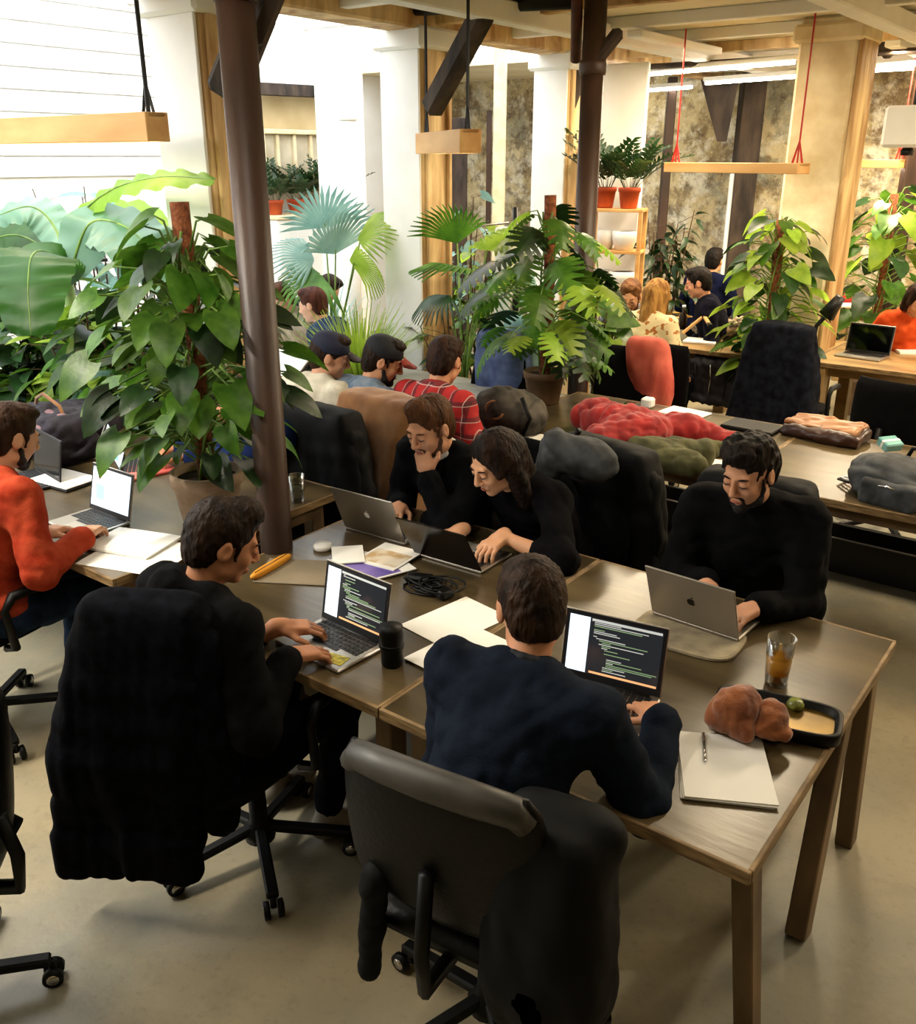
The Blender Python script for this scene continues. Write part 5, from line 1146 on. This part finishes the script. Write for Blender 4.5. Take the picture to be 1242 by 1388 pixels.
def climber(loc, label, pr, ph, pole, n, size, m, kind='heart', seed=1, pm=None, spread=.26, pole_r=.035, zlo=.05, down=.5, bulge=1, side=None):
    """pot, coir pole and leaves on petioles"""
    r = empty('potted_climber', label, 'plant', loc, 0); rs = random.Random(seed); pot(r, pr, ph, pm or m_terra)
    MB().tube([(0, 0, ph*.8), (.01, 0, ph+pole*.5), (0, .01, ph+pole)], [pole_r, pole_r*.95, pole_r], 12).build('coir_pole', m_moss, r, True)
    st = MB()
    for i in range(n):
        u = (i+.5)/n; z0 = ph*.85+(zlo+u*.86)*pole*.95; a = i*2.399+rs.uniform(-.4, .4); w = spread*(bulge*math.sin(PI*min(1, .18+u*.78))**.6)*rs.uniform(.45, 1.1)
        dx, dy = math.cos(a), math.sin(a); p0 = Vector((dx*pole_r*.8, dy*pole_r*.8, z0)); p1 = p0+Vector((dx*w, dy*w, rs.uniform(-.02, .12)*1.2))
        st.tube([p0, (p0+p1)/2+Vector((0, 0, .05)), p1], [.005, .0045, .0035], 5, caps=False)
        leaf(r, kind, m if not isinstance(m, list) else m[i % len(m)], p1, (dx, dy, -down*rs.uniform(.4, 1.6)), size*rs.uniform(.7, 1.2), rs)
    for k in range(3):
        a = k*2.1; st.tube([(math.cos(a+t*5)*pole_r*1.15, math.sin(a+t*5)*pole_r*1.15, ph*.8+t*pole*.95) for t in [i/14 for i in range(15)]], .006, 5)
    st.build('stems', m_stem, r, True)
    return r
def bush(loc, label, h, rad, n, size, m, kind='small', seed=1, zlo=.3, pr=None, phh=None, pm=None, name='potted_plant', stems=7, flat=1, down=.3, stemm=None, lift=0):
    r = empty(name, label, 'plant', loc, 0); rs = random.Random(seed); pr = pr or rad*.45; phh = phh or min(.3, h*.25); pot(r, pr, phh, pm or m_terra)
    tips = []; st = MB()
    for k in range(stems):
        a = k*2.399; q = Vector((math.cos(a)*rad*rs.uniform(.2, .8), math.sin(a)*rad*flat*rs.uniform(.2, .8), h*rs.uniform(.7, .98))); p0 = Vector((math.cos(a)*pr*.3, math.sin(a)*pr*.3, phh*.85))
        mid = (p0+q)/2+Vector((rs.uniform(-.05, .05), rs.uniform(-.05, .05), .04)); st.tube([p0, mid, q], [.011, .008, .004], 5, caps=False); tips.append((p0, mid, q))
    for i in range(n):
        p0, mid, q = tips[i % stems]; u = rs.uniform(zlo, 1); p = (p0.lerp(mid, u*2) if u < .5 else mid.lerp(q, u*2-1)); a = rs.uniform(0, 2*PI); off = rad*rs.uniform(.05, .55)
        d = Vector((math.cos(a), math.sin(a)*flat, rs.uniform(-.3, .5))); e = p+d*off; 
        if off > .06: st.tube([p, e], .0025, 4, caps=False)
        leaf(r, kind, m if not isinstance(m, list) else m[rs.randrange(len(m))], e, (d.x, d.y, d.z-down*rs.uniform(0, 2)), size*rs.uniform(.7, 1.25), rs, roll=40)
    st.build('stems', stemm or m_twig, r, True)
    return r
def fronds(loc, label, n, ln, m, seed=1, pr=.1, phh=.18, pm=None, name='potted_plant', tilt=.9):
    r = empty(name, label, 'plant', loc, 0); rs = random.Random(seed); pot(r, pr, phh, pm or m_orange_pot)
    for i in range(n):
        a = i*2.399; s = ln*rs.uniform(.7, 1.1); tl = rs.uniform(.1, tilt)
        M = Matrix.Translation((math.cos(a)*pr*.4, math.sin(a)*pr*.4, phh*.85)) @ Matrix.Rotation(a-PI/2, 4, 'Z') @ Matrix.Rotation(-tl*.6+.3, 4, 'X') @ Matrix.Diagonal((s, s, s, 1))
        o = D.objects.new('frond', leafmesh('frond', m, i % 3)); COL.objects.link(o); o.parent = r; o.matrix_local = M
    return r
def spine_leaf(name, parent, pts, W_, m, up=(0, 0, 1), fold=.25, rib=.016, nt=40, ns=8, prof=.7, label=None):
    """large leaf along a curved midrib through the given points"""
    pts = [Vector(p) for p in pts]; n = len(pts); V = []; F = []; S = []
    for i in range(nt+1):
        u = i/nt*(n-1); k = min(int(u), n-2); f = u-k; p0 = pts[max(k-1, 0)]; p1 = pts[k]; p2 = pts[k+1]; p3 = pts[min(k+2, n-1)]
        S.append(.5*((2*p1)+(p2-p0)*f+(2*p0-5*p1+4*p2-p3)*f*f+(3*p1-p0-3*p2+p3)*f**3))
    for i, p in enumerate(S):
        d = (S[min(i+1, nt)]-S[max(i-1, 0)]).normalized(); x = d.cross(Vector(up)).normalized(); z = x.cross(d); t = i/nt; w = W_/2*(math.sin(PI*min(1, t*.96+.02))**prof)
        for j in range(ns+1):
            s = -1+2*j/ns; V.append(p+x*s*w-z*(fold*abs(s)**1.3*w)+z*rib*math.sin(t*60+abs(s)*3)*abs(s))
    m_ = ns+1
    for i in range(nt):
        for j in range(ns): F.append((i*m_+j, i*m_+j+1, (i+1)*m_+j+1, (i+1)*m_+j))
    o = mo(name, V, F, m, parent, True, label)
    MB().tube(S, [.009*(1-.8*i/nt) for i in range(nt+1)], 6).build('midrib', m_stem, o, True)
    return o
# the terracotta potted climber on the left desk
pc = px(287, 712, .74)
climber(pc, 'large leafy climber on a coir pole in a pale terracotta pot on the left desk', .145, .24, 1.03, 150, .15, [g_mid, g_mid, g_dark, g_mid], 'heart', 3, m_terra, spread=.34, down=.45)
# banana plant
BS = 1.18
cr = pk(92, 385, 4.6*BS); r = empty('banana_plant', 'tall banana plant with huge drooping leaves at the left', 'plant', (cr.x, cr.y, 0)); o_ = Vector((cr.x, cr.y, 0))
pot(r, .2, .34, m_terra)
MB().tube([(0, 0, .25), (.01, 0, .9), (0, 0, cr.z+.05)], [.05, .045, .03], 12).build('stalk', m_stem, r, True)
def B_(lst): return [pk(q[0], q[1], q[2]*BS)-o_ for q in lst]
spine_leaf('leaf', r, B_([(92, 372, 4.6), (70, 345, 4.4), (45, 344, 4.2), (38, 385, 4.1), (42, 455, 4.1)]), .47, g_band, up=(.1, -.8, .6), fold=.15, prof=.45, label='broad deep green hanging banana leaf')
spine_leaf('leaf', r, B_([(95, 372, 4.6), (120, 305, 4.5), (165, 305, 4.4), (210, 345, 4.3), (240, 400, 4.25)]), .42, g_ban, up=(.3, -.6, .7), fold=.2, prof=.5, label='grey blue arching banana leaf')
spine_leaf('leaf', r, B_([(92, 370, 4.6), (105, 300, 4.65), (150, 258, 4.4), (215, 240, 4.0), (290, 243, 3.75)]), .16, g_banl, up=(0, -.8, .6), fold=.3, prof=.6, label='narrow light green upright banana leaf')
spine_leaf('leaf', r, B_([(90, 370, 4.6), (75, 310, 4.7), (40, 280, 4.7), (-20, 300, 4.7)]), .24, g_ban, up=(0, -.6, .7), fold=.25, prof=.5)
spine_leaf('leaf', r, B_([(92, 372, 4.6), (130, 310, 4.9), (180, 285, 5.0), (240, 320, 5.1)]), .28, g_banl, up=(0, -.6, .7), fold=.25, prof=.5)
spine_leaf('leaf', r, B_([(90, 372, 4.6), (50, 330, 4.8), (5, 320, 4.9), (-60, 360, 4.9)]), .34, g_band, up=(0, -.6, .7), fold=.25, prof=.5)
meta(MB().tube([pk(78, 357, 5.5), pk(145, 352, 5.7)], .012, 8).build('rail', m_black, smooth=True), 'short dark rail beside the banana stalk', 'rail')
# plants massed behind the left desk
mass = [(28, 470, 4.9, .32, 1.35, 85, .15, [g_dark, g_mid], 'small', 'dense dark leafy shrub below the hanging banana leaf'),
        (132, 430, 5.4, .34, 1.62, 90, .15, [g_lime, g_mid], 'lance', 'lime green ferny plant right of the banana stalk'),
        (175, 475, 5.0, .30, 1.38, 85, .12, [g_mid, g_lime, g_dark], 'small', 'mixed yellow green shrub behind the potted climber'),
        (95, 500, 4.9, .30, 1.22, 85, .13, [g_lime, g_mid, g_dark], 'small', 'bright leafy shrub below the banana stalk'),
        (40, 540, 4.9, .30, 1.05, 80, .13, [g_mid, g_lime], 'heart', 'heart leaved plant above the mauve bag'),
        (120, 545, 5.1, .30, 1.0, 80, .14, [g_cyan, g_dark], 'lance', 'blue green lance leaved plant behind the dark rucksack'),
        (200, 520, 5.2, .30, 1.1, 80, .12, [g_cyan, g_mid], 'small', 'greyish green shrub left of the terracotta pot'),
        (245, 470, 5.3, .28, 1.35, 70, .13, [g_dark, g_mid], 'small', 'dark shrub half hidden behind the potted climber'),
        (325, 520, 5.3, .26, 1.0, 55, .13, [g_mid, g_dark], 'heart', 'leafy plant between potted climber and tall steel pillar')]
mass += [(60, 430, 5.5, .34, 1.6, 80, .15, [g_dark, g_mid], 'small', 'tall dark shrub right behind the hanging banana leaf'),
        (215, 430, 5.8, .34, 1.6, 80, .14, [g_mid, g_dark], 'small', 'tall green shrub under the arching banana leaf'),
        (150, 510, 4.75, .26, 1.12, 60, .12, [g_lime, g_cyan, g_dark], 'heart', 'low mixed plant at the back edge of the left desk')]
for i, (x, y, k, rad, h, n, s, mm, kd, lb) in enumerate(mass):
    k0 = k
    while True:
        p = pk(x, y, k)
        if (p-L(0, 0)).xy.dot(DB.xy) > 1.55: break
        k += .05
    f_ = k/k0; h = CAMH-(CAMH-h)*f_; rad *= f_; s *= f_; bush((p.x, p.y, 0), lb, h, rad*1.2, int(n*2.1), s*1.2, mm, kd, 20+i, zlo=.42, phh=.3, pr=.14, stems=9)
# far plants by the white wall
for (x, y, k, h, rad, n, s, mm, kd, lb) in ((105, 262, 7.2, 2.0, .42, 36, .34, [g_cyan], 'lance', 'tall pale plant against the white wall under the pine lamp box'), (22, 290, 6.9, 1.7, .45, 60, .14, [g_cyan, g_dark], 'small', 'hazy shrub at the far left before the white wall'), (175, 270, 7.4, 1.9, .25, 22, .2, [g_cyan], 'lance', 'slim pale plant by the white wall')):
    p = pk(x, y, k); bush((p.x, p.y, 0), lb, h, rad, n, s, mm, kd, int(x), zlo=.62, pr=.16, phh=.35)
# palm and grass in the annex
p = pk(470, 430, 7.0); r = empty('fan_palm', 'pale fan palm left of the second column', 'plant', (p.x-.15, p.y+.3, 0)); o_ = Vector((p.x-.15, p.y+.3, 0)); pot(r, .18, .35, m_terra); rs = random.Random(5)
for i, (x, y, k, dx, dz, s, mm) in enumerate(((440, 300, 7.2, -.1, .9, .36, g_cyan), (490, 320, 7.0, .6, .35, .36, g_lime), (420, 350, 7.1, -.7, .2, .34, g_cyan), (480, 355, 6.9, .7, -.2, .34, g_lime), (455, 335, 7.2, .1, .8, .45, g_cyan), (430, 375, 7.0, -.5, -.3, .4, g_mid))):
    c_ = pk(x, y, k)-o_; MB().tube([(0, 0, .3), (c_.x*.3, c_.y*.3, c_.z*.6), c_], [.012, .009, .006], 6).build('stem', m_stem, r, True); leaf(r, 'fan', mm, c_-Vector((dx, 0, dz))*.15*s, (dx, -.25, dz), s, rs, 'fan_leaf', 60)
def grass(loc, label, n, ln, m, seed, phh=.4, pr=.14, parts=60):
    r = empty('ornamental_grass', label, 'plant', loc); pot(r, pr, phh, m_terra); rs = random.Random(seed); mb = MB()
    for i in range(n):
        a = rs.uniform(0, 2*PI); s = ln*rs.uniform(.6, 1.1); b = rs.uniform(.15, .75); p0 = Vector((math.cos(a), math.sin(a), 0))*pr*rs.uniform(0, .7)+Vector((0, 0, phh*.85)); d = Vector((math.cos(a), math.sin(a), 0)); V = []; w = .014
        for j in range(6):
            t = j/5; c_ = p0+d*(b*s*t*t*.8)+Vector((0, 0, s*(t-.35*b*t*t))); x = Vector((-d.y, d.x, 0))*w*(1-.85*t); V += [c_-x, c_+x]
        mb.add(V, [(2*j, 2*j+1, 2*j+3, 2*j+2) for j in range(5)])
    o = mb.build('blades', m, r, True); o['kind'] = 'stuff'; return r
p = pk(487, 470, 6.3); grass((p.x, p.y, 0), 'bright yellow green grass clump behind the man in grey blue shirt', 420, .85, g_lime, 9, phh=.5, pr=.16)
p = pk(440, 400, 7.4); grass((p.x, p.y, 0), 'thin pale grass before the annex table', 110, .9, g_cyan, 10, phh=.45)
# planter with dark plants by the cream windows
a, b = pa(358, 292, 7.45), pa(470, 292, 7.45); r = empty('planter_shelf', 'white planter wall with dark plants below the cream windows', 'shelf', ((a+b)/2).to_tuple()[:2]+(0,), math.atan2(b.y-a.y, b.x-a.x)); ln = (b-a).length
MB().box((0, 0, a.z/2-.02), (ln, .4, a.z-.04), None, .01).build('front_wall', m_white, r); MB().box((0, 0, a.z-.02), (ln+.04, .46, .04), None, .008).build('ledge', m_cream, r)
for i in range(4):
    t = (i+.5)/4; q = a.lerp(b, t); fronds((q.x, q.y, a.z), ['first', 'second', 'third', 'last'][i]+' dark glossy plant from the steel pillar on the white planter wall', 16, .5, g_dark, 50+i, .10, .15)
# right group between the columns
p = px(737, 545, .74)
climber(p, 'monstera on a coir pole in a brown pot left of the second steel pillar', .13, .20, 1.02, 60, .22, [g_mid, g_mid, g_dark, g_lime], 'monstera', 13, mat('brown_pot', '4a3826', '6b5138', rough=.6, scale=6), spread=.34, down=.45)
p = pk(628, 420, 6.6); r = empty('fan_palm', 'green fan palm right of the second column', 'plant', (p.x, p.y, 0)); o_ = Vector((p.x, p.y, 0)); pot(r, .18, .35, m_terra)
for (x, y, k, dx, dz, s, mm) in ((640, 372, 6.3, -.9, .35, .42, g_mid), (620, 330, 6.6, -.3, .9, .35, g_mid), (660, 340, 6.5, .6, .6, .38, g_lime), (655, 390, 6.3, .5, .1, .34, g_mid), (610, 400, 6.2, -.7, -.3, .3, g_dark)):
    c_ = pk(x, y, k)-o_; MB().tube([(0, 0, .3), (c_.x*.3, c_.y*.3, c_.z*.6), c_], [.012, .009, .006], 6).build('stem', m_stem, r, True); leaf(r, 'fan', mm, c_, (dx, -.35, dz), s, rs, 'fan_leaf', 20)
for i, (x, y, k, rad, h, n, s, mm, kd, lb) in enumerate(((612, 440, 6.9, .3, 1.2, 80, .13, [g_mid, g_dark], 'lance', 'mid green plant at the foot of the second column'), (655, 430, 7.3, .34, 1.75, 95, .14, [g_lime, g_mid], 'small', 'tall yellow green shrub below the slender cream post'), (690, 400, 7.0, .3, 1.5, 80, .14, [g_cyan, g_mid], 'small', 'blue green shrub left of the monstera pole'), (625, 330, 8.2, .4, 1.9, 70, .14, [g_cyan], 'small', 'hazy grey green shrub behind the fan palm'),
        (708, 455, 6.2, .26, 1.2, 60, .16, [g_dark, g_mid], 'heart', 'dark leaved plant low beside the monstera pot'), (818, 400, 6.6, .22, 1.45, 44, .2, [g_mid, g_lime], 'heart', 'large leaved plant just right of the second steel pillar'))):
    p = pk(x, y, k); bush((p.x, p.y, 0), lb, h, rad, n, s, mm, kd, 70+i, zlo=.35, phh=.3, pr=.14, stems=8)
p = pk(686, 405, 6.75); meta(MB().box((p.x, p.y, .85), (.14, .12, 1.7), RB, .01).build('white_box', m_whitep), 'tall white box among the plants left of the monstera', 'box')
meta(MB().tube([pk(592, 312, 6.9), pk(690, 302, 6.9)], .01, 6).build('curtain_rod', m_steel, smooth=True), 'thin metal rod among the plants right of the second column', 'rod')
meta(MB().tube([pk(699, 460, 6.7), pk(699, 282, 6.7)], .022, 8).build('stake', m_black, smooth=True), 'black stake left of the monstera pole', 'stake')
# rack with orange pots
a = pk(838, 282, 8.0); r = empty('plant_rack', 'pale wooden rack with white pots behind the second steel pillar', 'rack', (a.x, a.y, 0), YB+.3); hz = a.z; hm = m_pine
for sx in (-1, 1):
    for sy in (-1, 1): MB().box((sx*.22, sy*.13, hz/2), (.035, .035, hz), None, .004).build('leg', hm, r)
for z in (hz-.015, hz-.36, hz-.70, hz-1.05): MB().box((0, 0, z), (.48, .30, .025), None, .003).build('shelf', hm, r)
for j, (dx, dz, w, lb) in enumerate(((.08, -.345, .11, 'white bowl on the upper shelf of the pale wooden rack'), (-.1, -.345, .08, 'small white pot left of the bowl on the wooden rack'), (.08, -.685, .12, 'large white pot on the middle shelf of the wooden rack'), (-.12, -.685, .08, 'white pot on the middle shelf left of the large one'))):
    q = empty('white_pot', lb, 'pot', a+RB @ Vector((dx, 0, 0))+Vector((0, 0, dz))); MB().lathe([(0, 0), (w*.7, 0), (w, .10), (w*1.03, .16), (w*.95, .16), (w*.9, .1), (0, .09)], 20).build('bowl', m_whitep, q, True); MB().lathe([(w*.88, .135), (w*.91, .15), (0, .15)], 16).build('filling', m_soil, q, True)
for j, (dx, n_) in enumerate(((-.13, 16), (.10, 18))):
    fronds(a+RB @ Vector((dx, 0, 0)), ['bushy glossy plant in the left orange pot on top of the rack', 'bushy glossy plant in the right orange pot on top of the rack'][j], n_, .55, g_dark, 90+j, .095, .17, m_orange_pot)
p = pk(900, 345, 8.6); bush((p.x, p.y, 0), 'dark bushy tree in front of the old wall right of the rack', 1.75, .38, 130, .17, [g_dark], 'lance', 95, zlo=.45, pr=.2, phh=.35, stems=10)
p = pk(1048, 400, 6.9); climber((p.x, p.y, 0), 'tall bright climber leaning on the wide plastered pillar', .17, .38, 1.36, 130, .17, [g_lime, g_mid, g_dark, g_lime], 'heart', 15, m_terra, spread=.30, zlo=.2, down=.35)
p = pk(1195, 380, 7.9); climber((p.x, p.y, 0), 'leafy climber on a pole right of the wide plastered pillar', .17, .38, 1.5, 90, .22, [g_mid, g_dark, g_lime, g_mid], 'heart', 17, m_terra, spread=.42, zlo=.2, down=.5)
p = pk(825, 410, 7.6); bush((p.x, p.y, 0), 'low green plant below the pale wooden rack', .95, .3, 60, .13, [g_mid, g_dark], 'small', 97, zlo=.3, pr=.13, phh=.25)
